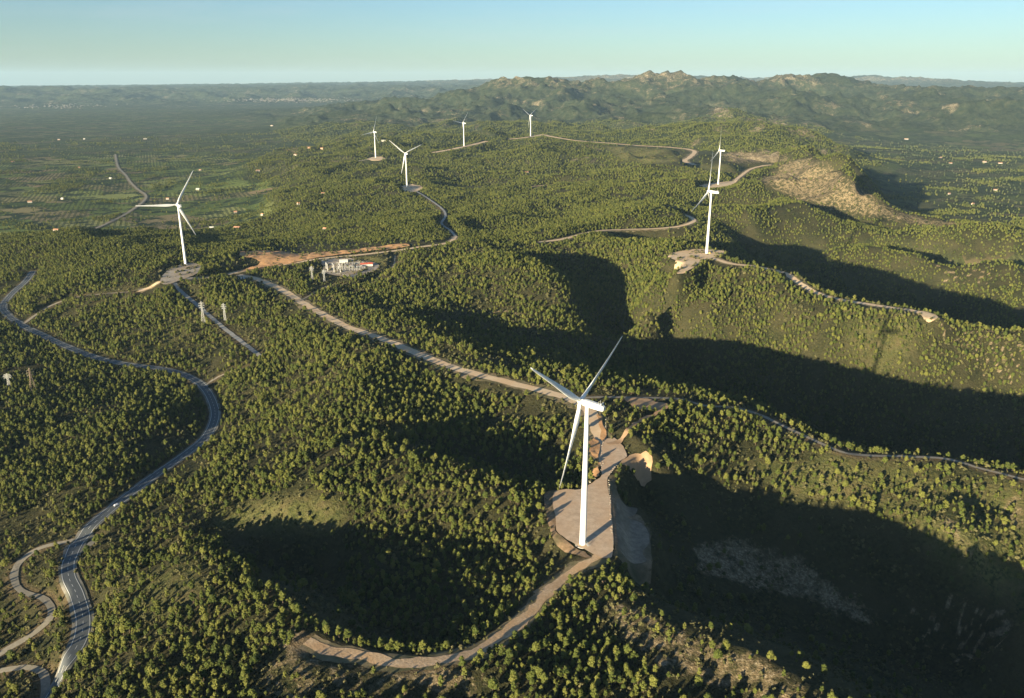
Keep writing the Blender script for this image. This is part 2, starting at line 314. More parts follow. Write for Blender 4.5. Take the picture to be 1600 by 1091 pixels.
bare = sum(poly_in(PX, PY, q).astype(float) for q in ([(1180,282),(1215,262),(1240,250),(1266,245),(1310,262),(1340,290),(1400,330),(1500,350),(1480,357),(1380,345),(1300,333),(1235,312)], [(1130,240),(1160,235),(1220,237),(1238,247),(1232,258),(1190,256),(1140,256)], [(1098,185),(1118,169),(1142,170),(1160,183),(1130,192)], [(1440,500),(1620,520),(1620,620),(1380,600),(1300,540),(1300,470)], [(425,1015),(440,982),(465,975),(490,983),(505,1003),(498,1025),(450,1030)], [(630,1046),(690,1042),(735,1044),(722,1066),(700,1074),(650,1070)], [(940,925),(1000,950),(1080,988),(1200,1030),(1310,1100),(1040,1100),(980,1000)]))
bare = np.minimum(bare, 1)
for r_ in range(10): bare[1:-1,1:-1] = (bare[1:-1,1:-1]*2+bare[:-2,1:-1]+bare[2:,1:-1]+bare[1:-1,:-2]+bare[1:-1,2:])/6
N = N + bare*(fbm(X, Y, 95, 5, 41, 0.6, ridged=True)*np.interp(RR, [900, 1400, 2400], [3, 6, 15]))
Z = Z + N*calm
for D, H_, wd in grades:
    if wd == 8.01: continue
    wgt = 1 - sstep(wd*0.62, wd*2.2+0.004*RR, D); m = wgt > 0
    Z[m] = Z[m]*(1-wgt[m]) + H_[m]*wgt[m]
# slopes below the far ridge tracks fall away from the track
for nm, tone, wd, P in cls:
    if P[:,1].mean() < 2200 or nm != 'ridge_track': continue
    for q in P:
        rq = math.hypot(q[0], q[1]); a0, a1 = np.searchsorted(azs, [math.atan2(q[0], q[1])-0.004, math.atan2(q[0], q[1])+0.004])
        l0, l1 = np.searchsorted(lrs, [math.log(rq-700), math.log(rq-8)]); rw = RR[l0:l1, a0:a1+1]
        lim = HC + (q[2]-HC)*rw/rq - np.minimum(9, 0.6+(rq-rw)*0.09)
        Z[l0:l1, a0:a1+1] = np.minimum(Z[l0:l1, a0:a1+1], lim)
PX, PY = topix(X, Y, Z)
padmask = np.zeros(X.shape)
padpolys = []
for nm, tone, z, poly in sorted(PADS, key=lambda q: (q[1] != 'under', q[2])):
    W = np.array([at(a, b, z)[:2] for a, b in poly])
    c = W.mean(0); big = c + (W-c)*1.12
    ins = poly_in(X, Y, [tuple(q) for q in big])
    if nm in ('turbine_pad', 'substation_yard'):
        D, _ = near_line(X, Y, np.hstack([np.vstack([W, W[:1]]), np.zeros((len(W)+1,1))]), 14+0.004*c[1], 0)
        D[poly_in(X, Y, [tuple(q) for q in W])] = 0
        wgt = 1 - sstep(1.5, 14+0.004*c[1], D)
        zf = z
        Z = Z*(1-wgt) + zf*wgt
        padmask = np.maximum(padmask, wgt > 0.9)
    padpolys.append((nm, tone, z, W))
def zat(x, y):
    """height of the ground sheet"""
    x = np.atleast_1d(x); y = np.atleast_1d(y)
    a = np.interp(np.arctan2(x, y), azs, np.arange(NA)); l = (np.log(np.hypot(x, y))-lrs[0])/(lrs[1]-lrs[0])
    a0 = np.clip(a.astype(int), 0, NA-2); l0 = np.clip(l.astype(int), 0, NR-2); fa = a-a0; fl = np.clip(l-l0, 0, 1)
    return (Z[l0,a0]*(1-fa)+Z[l0,a0+1]*fa)*(1-fl)+(Z[l0+1,a0]*(1-fa)+Z[l0+1,a0+1]*fa)*fl
PX, PY = topix(X, Y, Z)

# ------------------------------------------------------------------ helpers
def tag(o, label=None, cat=None, group=None, kind=None):
    if label: o['label'] = label
    if cat: o['category'] = cat
    if group: o['group'] = group
    if kind: o['kind'] = kind
    return o
def mesh_np(name, V, Fq, mat, smooth=True, parent=None):
    me = bpy.data.meshes.new(name); V = np.asarray(V, np.float32); Fq = np.asarray(Fq, np.int32); k = Fq.shape[1]
    me.vertices.add(len(V)); me.vertices.foreach_set('co', V.ravel())
    me.loops.add(Fq.size); me.loops.foreach_set('vertex_index', Fq.ravel())
    me.polygons.add(len(Fq)); me.polygons.foreach_set('loop_start', np.arange(0, Fq.size, k, dtype=np.int32))
    me.polygons.foreach_set('use_smooth', np.full(len(Fq), smooth))
    me.update(calc_edges=True); me.validate()
    if mat: me.materials.append(mat)
    o = bpy.data.objects.new(name, me); col.objects.link(o)
    if parent: o.parent = parent
    return o
def bm_obj(name, bm, mat, parent=None, smooth=False):
    me = bpy.data.meshes.new(name); bm.normal_update(); bm.to_mesh(me); bm.free()
    if smooth: me.polygons.foreach_set('use_smooth', np.full(len(me.polygons), True))
    me.materials.append(mat)
    o = bpy.data.objects.new(name, me); col.objects.link(o)
    if parent: o.parent = parent
    return o
class G:
    """small node graph helper"""
    def __init__(s, name, rough=0.9, spec=0.2):
        s.m = bpy.data.materials.new(name); s.m.use_nodes = True; s.t = s.m.node_tree
        s.b = s.t.nodes['Principled BSDF']; s.b.inputs['Roughness'].default_value = rough
        s.b.inputs['Specular IOR Level'].default_value = spec
        s.pos = s.n('ShaderNodeNewGeometry').outputs['Position']
    def n(s, t, **k):
        o = s.t.nodes.new(t)
        for a, b in k.items(): setattr(o, a, b)
        return o
    def l(s, a, b): s.t.links.new(a, b)
    def noise(s, scale, detail=4, rough=0.55, vec=None, typ='ShaderNodeTexNoise'):
        o = s.n(typ); o.inputs['Scale'].default_value = scale
        if typ == 'ShaderNodeTexNoise': o.inputs['Detail'].default_value = detail; o.inputs['Roughness'].default_value = rough
        s.l(vec if vec else s.pos, o.inputs['Vector']); return o.outputs[0]
    def ramp(s, x, stops):
        o = s.n('ShaderNodeValToRGB'); e = o.color_ramp.elements
        while len(e) < len(stops): e.new(0.5)
        for i, (p, c) in enumerate(stops): e[i].position = p; e[i].color = (*c, 1) if len(c) == 3 else c
        s.l(x, o.inputs[0]); return o.outputs[0]
    def mix(s, f, a, b, mode='MIX'):
        o = s.n('ShaderNodeMix', data_type='RGBA', blend_type=mode)
        for v, i in ((f, 0), (a, 6), (b, 7)):
            if isinstance(v, (int, float)): o.inputs[i].default_value = v
            elif isinstance(v, tuple): o.inputs[i].default_value = (*v, 1)
            else: s.l(v, o.inputs[i])
        return o.outputs[2]
    def math(s, op, a, b=0.0):
        o = s.n('ShaderNodeMath', operation=op)
        for v, i in ((a, 0), (b, 1)):
            if isinstance(v, (int, float)): o.inputs[i].default_value = v
            else: s.l(v, o.inputs[i])
        return o.outputs[0]
    def bump(s, h, dist, strength=1.0):
        o = s.n('ShaderNodeBump'); o.inputs['Distance'].default_value = dist; o.inputs['Strength'].default_value = strength
        s.l(h, o.inputs['Height']); s.l(o.outputs[0], s.b.inputs['Normal'])
    def color(s, c): 
        if isinstance(c, tuple): s.b.inputs['Base Color'].default_value = (*c, 1)
        else: s.l(c, s.b.inputs['Base Color'])
        return s
def flat_mat(name, c, rough=0.6, spec=0.3, nscale=None, var=0.15):
    g = G(name, rough, spec)
    if nscale:
        nz = g.noise(nscale, 4)
        g.color(g.mix(nz, tuple(v*(1-var) for v in c), tuple(min(1, v*(1+var)) for v in c)))
    else: g.color(c)
    return g.m
# ------------------------------------------------------------------ land cover on the ground sheet
def region(PX_, PY_, poly, soft=None):
    return poly_in(PX_, PY_, poly).astype(float)
ROCKY = [ # (strength, polygon)
 (0.75,[(1180,282),(1215,262),(1240,250),(1266,245),(1310,262),(1340,290),(1400,330),(1500,350),(1480,357),(1380,345),(1300,333),(1235,312)]),
 (1.0,[(1130,240),(1160,235),(1220,237),(1238,247),(1232,258),(1190,256),(1140,256)]),
 (0.75,[(1098,182),(1118,169),(1142,170),(1160,180),(1130,190)]),(0.7,[(1195,190),(1225,184),(1230,194),(1200,196)]),
 (0.7,[(1236,204),(1275,204),(1278,218),(1240,216)]),
 (0.7,[(940,925),(1000,950),(1080,988),(1200,1030),(1310,1100),(1180,1100),(1040,1060),(980,1000)]),
 (0.55,[(380,1091),(400,1040),(470,1022),(560,1030),(650,1045),(740,1035),(770,1060),(730,1100),(380,1100)]),
 (1.0,[(430,1010),(445,985),(465,978),(485,985),(500,1000),(498,1018),(470,1024),(450,1022)]),
 (0.9,[(600,1042),(645,1045),(690,1038),(730,1042),(722,1060),(700,1068),(670,1060)]),
 (0.85,[(1080,850),(1150,835),(1250,870),(1340,930),(1385,985),(1340,975),(1270,945),(1180,925),(1090,900)]),
 (0.95,[(1420,935),(1500,940),(1580,960),(1592,1000),(1540,1030),(1480,1030),(1425,990)]),
 (0.9,[(1460,800),(1490,810),(1520,850),(1545,890),(1500,870)]),(0.8,[(1560,770),(1600,775),(1600,850),(1575,830)]),
 (0.5,[(1490,505),(1600,525),(1600,600),(1540,570)]),(0.5,[(1455,405),(1550,410),(1560,440),(1480,440)]),
 (0.45,[(730,480),(800,482),(860,505),(840,530),(780,515)]),
 (0.4,[(440,610),(530,570),(545,580),(470,625)]),
 (0.6,[(860,905),(940,875),(960,890),(930,930),(870,925)]),
 (0.5,[(1115,410),(1225,428),(1240,450),(1180,430),(1120,424)]),
 (0.5,[(1390,345),(1600,340),(1600,375),(1540,360),(1450,358)]),
]
GRASSY = [
 (1.0,[(940,228),(1000,228),(1084,236),(1072,252),(1010,258),(960,245)]),
 (1.0,[(1080,256),(1190,258),(1205,256),(1160,270),(1110,275),(1060,268)]),
 (0.9,[(1150,720),(1300,720),(1500,750),(1620,770),(1620,980),(1500,890),(1430,830),(1350,790),(1230,770)]),
 (0.6,[(1300,470),(1440,490),(1450,520),(1380,590),(1330,540)]),
 (0.7,[(330,800),(420,780),(520,775),(545,800),(520,828),(330,832)]),
 (0.5,[(160,930),(290,865),(330,900),(280,960),(200,970)]),
 (0.6,[(200,530),(330,480),(345,490),(230,560)]),
 (0.5,[(640,640),(760,650),(700,672),(600,690)]),
 (0.6,[(520,405),(615,398),(612,412),(560,420)]),
]
rockm = np.zeros(X.shape); grassm = np.zeros(X.shape)
jx = PX + 14*fbm(X, Y, 30, 3, 21)*np.clip(400/RR, 0.1, 1.5); jy = PY + 8*fbm(X, Y, 30, 3, 22)*np.clip(400/RR, 0.1, 1.5)
for s_, poly in ROCKY: rockm = np.maximum(rockm, s_*poly_in(jx, jy, poly))
for s_, poly in GRASSY: grassm = np.maximum(grassm, s_*poly_in(jx, jy, poly))
terr = np.zeros(X.shape)
for poly in ([(1470,505),(1610,525),(1610,610),(1540,590),(1480,545)], [(1450,403),(1552,406),(1566,445),(1470,442)], [(1420,935),(1500,940),(1580,960),(1592,1000),(1540,1030),(1480,1030),(1425,990)], [(730,482),(800,482),(850,505),(800,520)]):
    terr = np.maximum(terr, poly_in(jx, jy, poly))
for r_ in range(12):
    for M_ in (rockm, grassm):
        M_[1:-1,1:-1] = (M_[1:-1,1:-1]*2+M_[:-2,1:-1]+M_[2:,1:-1]+M_[1:-1,:-2]+M_[1:-1,2:])/6
# mountain crests are bare rock
rockm = np.maximum(rockm, mount*sstep(180, 360, Z)*0.62*(fbm(X, Y, 900, 4, 31) > -0.1))
rockm = np.maximum(rockm, sstep(1500, 2500, RR)*(1-plainish)*0.4*sstep(0.15, 0.5, fbm(X, Y, 220, 4, 32)))
tl = (np.sin((Z+2.0*fbm(X, Y, 40, 2, 55))*2*math.pi/np.interp(RR, [500, 1100, 2000], [3.2, 5.5, 8])) > 0.72)*(fbm(X, Y, 30, 2, 56) > -0.25)
rockm = np.where(terr > 0, np.where(tl, 1.0, rockm*0.35), rockm)
fieldm = plainish * sstep(1900, 2400, RR) * (0.35 + 0.75*poly_in(PX, PY, [(-50,250),(250,240),(420,250),(470,300),(440,350),(400,372),(-50,380)]))
fieldm = np.maximum(fieldm, sstep(16000, 12000, RR)*sstep(-70,-95,Z)*sstep(1500,2200,RR)*0.45)
edge = sstep(6, 1, roadD) * (RR < 6000)
farm = sstep(2400, 4200, RR)
me_F = lambda: None
i0 = (np.arange(NR-1)[:,None]*NA + np.arange(NA-1)[None]).ravel()
Fq = np.stack([i0, i0+1, i0+NA+1, i0+NA], 1)
g = G('ground', 0.95, 0.1)
at_ = g.n('ShaderNodeAttribute', attribute_name='cover'); at2 = g.n('ShaderNodeAttribute', attribute_name='cover2')
sep = g.n('ShaderNodeSeparateColor'); g.l(at_.outputs['Color'], sep.inputs[0])
sep2 = g.n('ShaderNodeSeparateColor'); g.l(at2.outputs['Color'], sep2.inputs[0])
rock_, grass_, field_ = sep.outputs; edge_, far_, _ = sep2.outputs
n1 = g.noise(0.35, 5, 0.65); n2 = g.noise(0.03, 5); n3 = g.noise(1.3, 3, 0.6); n4 = g.noise(0.004, 5); n5 = g.noise(0.045, 6, 0.7)
base = g.mix(g.ramp(n1, [(0.38,(0,0,0)),(0.62,(1,1,1))]), (0.012,0.017,0.007), (0.050,0.050,0.021))
base = g.mix(g.ramp(n2, [(0.35,(0,0,0)),(0.7,(1,1,1))]), base, g.mix(n3, (0.030,0.034,0.013), (0.085,0.068,0.036)))
gr = g.mix(g.ramp(n1, [(0.42,(0,0,0)),(0.56,(1,1,1))]), (0.032,0.042,0.013), (0.15,0.145,0.052))
gr = g.mix(g.ramp(n5, [(0.44,(0,0,0)),(0.58,(1,1,1))]), gr, g.mix(n3, (0.05,0.062,0.018), (0.10,0.11,0.035)))
gr = g.mix(g.ramp(g.noise(0.09,4), [(0.45,(0,0,0)),(0.75,(1,1,1))]), gr, (0.16,0.125,0.06))
base = g.mix(grass_, base, gr)
# fields and orchards of the plain
vo = g.n('ShaderNodeTexVoronoi', distance='MANHATTAN'); vo.inputs['Scale'].default_value = 0.0062; g.l(g.pos, vo.inputs['Vector'])
vsep = g.n('ShaderNodeSeparateColor'); g.l(vo.outputs['Color'], vsep.inputs[0])
fc = g.ramp(vsep.outputs[0], [(0.0,(0.05,0.075,0.022)),(0.25,(0.09,0.12,0.032)),(0.5,(0.15,0.19,0.05)),(0.62,(0.20,0.22,0.075)),(0.8,(0.24,0.18,0.10)),(1.0,(0.08,0.10,0.04))])
sepp = g.n('ShaderNodeSeparateXYZ'); g.l(g.pos, sepp.inputs[0])
row = g.math('SINE', g.math('MULTIPLY', g.math('ADD', g.math('MULTIPLY', sepp.outputs[0], 0.8), g.math('MULTIPLY', sepp.outputs[1], 0.35)), 0.5))
fc = g.mix(g.math('MULTIPLY', g.math('GREATER_THAN', vsep.outputs[1], 0.55), g.math('MULTIPLY', g.math('GREATER_THAN', row, 0.0), 0.6)), fc, (0.018,0.03,0.014))
fc = g.mix(g.ramp(g.noise(0.012, 6, 0.7), [(0.5,(0,0,0)),(0.56,(1,1,1))]), fc, (0.02,0.032,0.015))
base = g.mix(g.math('MULTIPLY', field_, 1.0), base, fc)
# far woods: canopy too small to be single trees
n6 = g.noise(0.02, 8, 0.8)
ff = g.ramp(n6, [(0.36,(0.012,0.020,0.010)),(0.5,(0.038,0.050,0.022)),(0.6,(0.070,0.074,0.036)),(0.72,(0.15,0.13,0.08))])
ff = g.mix(g.math('MULTIPLY', field_, 0.85), ff, fc)
base = g.mix(g.math('MULTIPLY', far_, g.math('SUBTRACT', 1.0, grass_)), base, ff)
rk = g.ramp(g.noise(0.5, 5, 0.75), [(0.3,(0.07,0.052,0.028)),(0.5,(0.22,0.165,0.095)),(0.66,(0.44,0.36,0.24))])
rkf = g.ramp(n5, [(0.38,(0.09,0.075,0.04)),(0.5,(0.24,0.19,0.12)),(0.64,(0.46,0.38,0.27))])
rk = g.mix(far_, rk, rkf)
thr = g.math('ADD', g.math('SUBTRACT', g.noise(0.12, 6, 0.75), 0.72), g.math('MULTIPLY', rock_, 0.42))
base = g.mix(g.ramp(g.math('MULTIPLY', thr, 6.0), [(0.0,(0,0,0)),(1.0,(1,1,1))]), base, rk)
fr = g.ramp(g.noise(0.011, 7, 0.75), [(0.5,(0,0,0)),(0.58,(1,1,1))])
base = g.mix(g.math('MULTIPLY', g.math('MULTIPLY', fr, far_), g.math('MINIMUM', g.math('MULTIPLY', rock_, 1.7), 1.0)), base, rkf)
base = g.mix(g.math('MULTIPLY', edge_, 0.6), base, g.mix(n1, (0.10,0.07,0.04), (0.24,0.17,0.10)))
g.color(base)
hh = g.math('ADD', g.math('MULTIPLY', n1, 1.0), g.math('MULTIPLY', n3, 0.35))
hh = g.math('ADD', hh, g.math('MULTIPLY', g.math('MULTIPLY', n6, far_), 14.0))
g.bump(hh, 2.6, 0.9)
ground = mesh_np('ground', np.stack([X, Y, Z], -1).reshape(-1, 3), Fq, g.m)
for nm, chans in (('cover', (rockm, grassm, fieldm)), ('cover2', (edge, farm, farm))):
    ca = ground.data.color_attributes.new(nm, 'FLOAT_COLOR', 'POINT')
    ca.data.foreach_set('color', np.stack([c.ravel() for c in chans]+[np.ones(X.size)], 1).astype(np.float32).ravel())
tag(ground, kind='structure')

# ------------------------------------------------------------------ road and pad surfaces
def surf(name, rough, cols, scale, bumpd=0.15, stones=False):
    g = G(name, rough, 0.15)
    a = g.noise(scale, 6, 0.7); b = g.noise(scale*0.12, 4)
    c = g.mix(g.ramp(a, [(0.3,(0,0,0)),(0.7,(1,1,1))]), cols[0], cols[1])
    c = g.mix(g.ramp(b, [(0.4,(0,0,0)),(0.68,(1,1,1))]), c, cols[2])
    g.color(c); g.bump(a, bumpd, 0.6); return g.m
MT = {
 'asphalt': surf('asphalt', 0.8, ((0.085,0.095,0.10),(0.12,0.13,0.135),(0.10,0.11,0.12)), 0.8, 0.02),
 'paint': flat_mat('road_paint', (0.6,0.6,0.57), 0.7),
 'verge': surf('verge', 0.95, ((0.16,0.15,0.13),(0.26,0.24,0.20),(0.12,0.12,0.09)), 0.6),
 'light': surf('track_light', 0.95, ((0.19,0.17,0.13),(0.34,0.30,0.24),(0.25,0.22,0.17)), 0.5),
 'grey': surf('track_grey', 0.95, ((0.26,0.26,0.25),(0.40,0.39,0.36),(0.32,0.30,0.26)), 0.5),
 'dirt': surf('track_dirt', 0.95, ((0.55,0.41,0.26),(0.74,0.58,0.40),(0.62,0.43,0.26)), 0.35),
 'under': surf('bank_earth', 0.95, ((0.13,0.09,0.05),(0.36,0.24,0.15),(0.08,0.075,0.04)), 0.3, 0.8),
 'trackside': surf('track_side', 0.95, ((0.12,0.10,0.05),(0.36,0.27,0.17),(0.10,0.10,0.045)), 0.25, 0.5),
 'rough': surf('track_rough', 0.95, ((0.36,0.24,0.14),(0.70,0.52,0.34),(0.48,0.31,0.17)), 0.7, 0.5),
 'pad': surf('pad_gravel', 0.95, ((0.40,0.29,0.20),(0.62,0.47,0.33),(0.50,0.33,0.20)), 0.25, 0.1),
 'padgrey': surf('pad_grey', 0.95, ((0.28,0.24,0.19),(0.46,0.40,0.33),(0.32,0.24,0.16)), 0.25, 0.1),
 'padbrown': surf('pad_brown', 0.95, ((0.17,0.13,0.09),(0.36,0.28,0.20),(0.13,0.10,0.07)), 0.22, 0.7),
 'paddirt': surf('pad_dirt', 0.95, ((0.50,0.37,0.23),(0.68,0.53,0.37),(0.56,0.39,0.23)), 0.2, 0.2),
 'orange': surf('earth_orange', 0.95, ((0.48,0.24,0.10),(0.66,0.40,0.20),(0.42,0.24,0.12)), 0.25, 0.6),
 'brown': surf('earth_brown', 0.95, ((0.30,0.19,0.11),(0.46,0.31,0.19),(0.36,0.23,0.13)), 0.25, 0.4),
 'rock': surf('rubble', 0.95, ((0.16,0.12,0.08),(0.45,0.36,0.26),(0.30,0.22,0.15)), 0.9, 1.2),
}
def ribbon(P, half0, half1, lift, mat, name, parent=None, jag=0.0, across=5, seed=0):
    """strip between two side offsets that follows the ground"""
    d = np.gradient(P[:,:2], axis=0); d /= np.hypot(d[:,0], d[:,1])[:,None]+1e-9; nrm = np.stack([d[:,1], -d[:,0]], 1)
    s = np.linspace(0, 1, across); V = []
    arc = np.concatenate([[0], np.cumsum(np.hypot(*np.diff(P[:,:2], axis=0).T))])
    ja = jag*(fbm(arc, arc*0+seed, 9, 3, 50)); jb = jag*(fbm(arc, arc*0+seed+9, 9, 3, 51))
    for k in s:
        off = (half0+ja)*(1-k) + (half1+jb)*k
        xy = P[:,:2] + nrm*off[:,None] if hasattr(off, '__len__') else P[:,:2] + nrm*off
        V.append(np.column_stack([xy, zat(xy[:,0], xy[:,1]) + lift]))
    V = np.array(V); m = len(P); idx = (np.arange(across-1)[:,None]*m + np.arange(m-1)[None]).ravel()
    Fq = np.stack([idx, idx+m, idx+m+1, idx+1], 1)
    o = mesh_np(name, V.reshape(-1,3), Fq, mat, True, parent)
    return o
for i, (nm, tone, wd, P) in enumerate(cls):
    lift = 0.12 + P[:,1].mean()*0.00035
    if tone == 'asphalt':
        ribbon(P, -wd/2-1.8, wd/2+1.8, lift, MT['verge'], 'gravel_verge', jag=0.8, across=9)['kind'] = 'structure'
        rd = ribbon(P, -wd/2, wd/2, lift+0.08, MT['asphalt'], nm, across=7); rd['kind'] = 'structure'
        for off in (-wd/2+0.55, wd/2-0.55): ribbon(P, off-0.16, off+0.16, lift+0.12, MT['paint'], 'edge_line', rd, across=2)
        # broken centre line
        V = []; Fc = []; arc = np.concatenate([[0], np.cumsum(np.hypot(*np.diff(P[:,:2], axis=0).T))])
        PP = np.stack([np.interp(np.arange(0, arc[-1], 1.0), arc, P[:,k]) for k in range(3)], 1)
        for k0 in range(0, len(PP)-6, 9):
            seg = PP[k0:k0+5]; d = seg[-1,:2]-seg[0,:2]; d /= np.hypot(*d); nn = np.array([d[1], -d[0]])*0.13
            for q in range(4):
                for pt, sg in ((seg[q],-1),(seg[q],1),(seg[q+1],1),(seg[q+1],-1)):
                    xy = pt[:2]+nn*sg; V.append((*xy, zat(*xy)[0]+lift+0.12))
                Fc.append([len(V)-4, len(V)-3, len(V)-2, len(V)-1])
        mesh_np('centre_line', V, Fc, MT['paint'], False, rd)
    else:
        if tone in ('dirt', 'rough') or wd > 6.5: ribbon(P, -wd*0.95, wd*0.95, lift*0.5, MT['trackside'], 'earth_verge', jag=wd*0.5, seed=i*5.7, across=8)['kind'] = 'structure'
        ribbon(P, -wd/2, wd/2, lift, MT[tone], nm, jag=wd*0.14 if tone != 'rough' else wd*0.35, seed=i*3.1, across=6)['kind'] = 'structure'
def tri_fill(W, cell):
    """grid fill of a ground polygon with a clean outline"""
    bm = bmesh.new(); vs = [bm.verts.new((x, y, 0)) for x, y in W]; f = bm.faces.new(vs)
    bmesh.ops.triangulate(bm, faces=[f])
    for _ in range(5):
        long = [e for e in bm.edges if e.calc_length() > cell]
        if not long: break
        bmesh.ops.subdivide_edges(bm, edges=long, cuts=1); bmesh.ops.triangulate(bm, faces=bm.faces[:])
    return bm
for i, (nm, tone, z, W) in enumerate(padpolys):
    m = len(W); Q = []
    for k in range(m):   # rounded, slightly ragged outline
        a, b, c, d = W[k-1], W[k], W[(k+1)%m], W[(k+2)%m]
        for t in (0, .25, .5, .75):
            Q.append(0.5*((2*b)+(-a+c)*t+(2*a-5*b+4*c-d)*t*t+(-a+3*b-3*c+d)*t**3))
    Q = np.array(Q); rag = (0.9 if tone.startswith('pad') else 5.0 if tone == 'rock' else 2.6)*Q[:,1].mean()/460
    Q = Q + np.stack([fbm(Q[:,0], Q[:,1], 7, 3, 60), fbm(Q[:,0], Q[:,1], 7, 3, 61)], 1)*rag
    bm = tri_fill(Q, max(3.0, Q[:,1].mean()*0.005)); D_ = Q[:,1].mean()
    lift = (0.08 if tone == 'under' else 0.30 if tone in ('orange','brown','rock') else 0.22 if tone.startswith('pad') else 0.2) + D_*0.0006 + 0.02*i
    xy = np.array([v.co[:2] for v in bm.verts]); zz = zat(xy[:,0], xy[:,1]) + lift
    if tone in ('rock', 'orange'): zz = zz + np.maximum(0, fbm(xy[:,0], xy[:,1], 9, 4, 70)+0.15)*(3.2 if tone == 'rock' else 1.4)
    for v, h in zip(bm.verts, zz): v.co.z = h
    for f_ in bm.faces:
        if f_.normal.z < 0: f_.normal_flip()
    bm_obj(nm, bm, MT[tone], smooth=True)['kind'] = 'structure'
# ------------------------------------------------------------------ pines
def leaf_mat(name, dark, mid, light):
    g = G(name, 0.75, 0.15)
    oi = g.n('ShaderNodeObjectInfo'); at_ = g.n('ShaderNodeAttribute', attribute_name='tone')
    tc = g.n('ShaderNodeTexCoord').outputs['Object']
    a = g.noise(0.9, 3, 0.6, vec=tc)
    f = g.math('ADD', g.math('MULTIPLY', oi.outputs['Random'], 0.68), g.math('MULTIPLY', a, 0.5))
    c = g.ramp(f, [(0.15, dark), (0.5, mid), (0.9, light)])
    c = g.mix(g.math('MULTIPLY', at_.outputs['Fac'], 0.55), c, light)
    g.color(c); return g.m
LEAF = leaf_mat('pine_needles', (0.014,0.030,0.007), (0.052,0.071,0.014), (0.128,0.132,0.030))
SHRUBM = leaf_mat('shrub_leaves', (0.026,0.032,0.012), (0.065,0.066,0.024), (0.12,0.11,0.05))
BARK = flat_mat('pine_bark', (0.13,0.095,0.07), 0.95, 0.1, 2.0, 0.4)
def crown_mesh(name, seed, h, rad, base, nclump, nleaf, leaf, mat, flat=0.75, sub=2):
    """uneven crown: clumps of foliage, each a lumpy core covered in small needle-tuft faces"""
    r = random.Random(seed); V = []; Fc = []; tone = []
    tmp = bmesh.new(); bmesh.ops.create_icosphere(tmp, subdivisions=sub, radius=1.0)
    iv = [v.co.copy() for v in tmp.verts]; ifc = [[v.index for v in f.verts] for f in tmp.faces]; tmp.free()
    clumps = []
    for k in range(nclump):
        t = (k+0.5)/nclump; zc = base + (h-base)*(0.12+0.76*t)
        prof = math.sin(math.pi*min(1, 0.22+0.78*t))**0.8
        a = k*2.4+r.random()*1.2; rr = rad*prof*(0.25+0.45*r.random()) if k < nclump-1 else 0
        cr = rad*(0.36+0.22*r.random())*(0.75+0.35*prof)
        clumps.append((Vector((rr*math.cos(a), rr*math.sin(a), zc)), cr))
    for c, cr in clumps:
        o = len(V); ph = [r.uniform(0, 6.28) for _ in range(6)]; tn = r.random()
        for v in iv:
            lump = 1 + 0.16*math.sin(3.1*v.x*2+ph[0]) + 0.14*math.sin(3.7*v.y*2+ph[1]) + 0.12*math.sin(4.3*v.z*2+ph[2]) + r.uniform(-.12, .12)
            p = c + Vector((v.x, v.y, v.z*flat))*cr*lump*0.88
            V.append(p); tone.append(tn*0.5)
        Fc += [[i+o for i in f]+[-1] for f in ifc]
        for _ in range(nleaf):
            z = r.uniform(-0.6, 1); a = r.uniform(0, 6.283); q = math.sqrt(max(0, 1-z*z))
            nrm = Vector((q*math.cos(a), q*math.sin(a), z)); p = c + Vector((nrm.x, nrm.y, nrm.z*flat))*cr*r.uniform(0.85, 1.16)
            nn = (nrm + Vector((r.uniform(-.7,.7), r.uniform(-.7,.7), r.uniform(-.5,.7)))).normalized()
            t1 = nn.orthogonal().normalized(); t1.rotate(Matrix.Rotation(r.uniform(0, 6.28), 3, nn)); t2 = nn.cross(t1); s = leaf*r.uniform(.6, 1.3); o = len(V)
            V += [p-t1*s-t2*s*.6, p+t1*s-t2*s*.5, p+t1*s*.7+t2*s*.7, p-t1*s*.6+t2*s*.6]; tone += [tn*0.5+r.uniform(0, .5)]*4
            Fc.append([o, o+1, o+2, o+3])
    me = bpy.data.meshes.new(name); me.from_pydata([tuple(v) for v in V], [], [[i for i in f if i >= 0] for f in Fc])
    at_ = me.attributes.new('tone', 'FLOAT', 'POINT'); at_.data.foreach_set('value', np.array(tone, np.float32))
    me.materials.append(mat); me.update(); return me
def trunk_mesh(name, seed, h, r0):
    r = random.Random(seed); bm = bmesh.new(); lean = Vector((r.uniform(-.06,.06), r.uniform(-.06,.06), 1))
    def limb(p0, p1, a, b, seg=6):
        d = (p1-p0).normalized(); t1 = d.orthogonal().normalized(); t2 = d.cross(t1); ring = []
        for p, q in ((p0, a), ((p0+p1)/2+t1*a*.4, (a+b)/2), (p1, b)):
            ring.append([bm.verts.new(p+(t1*math.cos(k*6.283/seg)+t2*math.sin(k*6.283/seg))*q) for k in range(seg)])
        for u, v in zip(ring[:-1], ring[1:]):
            for k in range(seg): bm.faces.new((u[k], u[(k+1)%seg], v[(k+1)%seg], v[k]))
    top = lean*h*0.82; limb(Vector((0,0,-1.2)), top, r0, r0*.35)
    for k in range(5):
        a = k*2.4+r.random(); z0 = h*(0.35+0.1*k); limb(lean*z0, lean*(z0+h*.12)+Vector((math.cos(a), math.sin(a), 0))*h*.2, r0*.4, r0*.15, 4)
    me = bpy.data.meshes.new(name); bm.to_mesh(me); bm.free(); me.materials.append(BARK); return me
PROTO = []
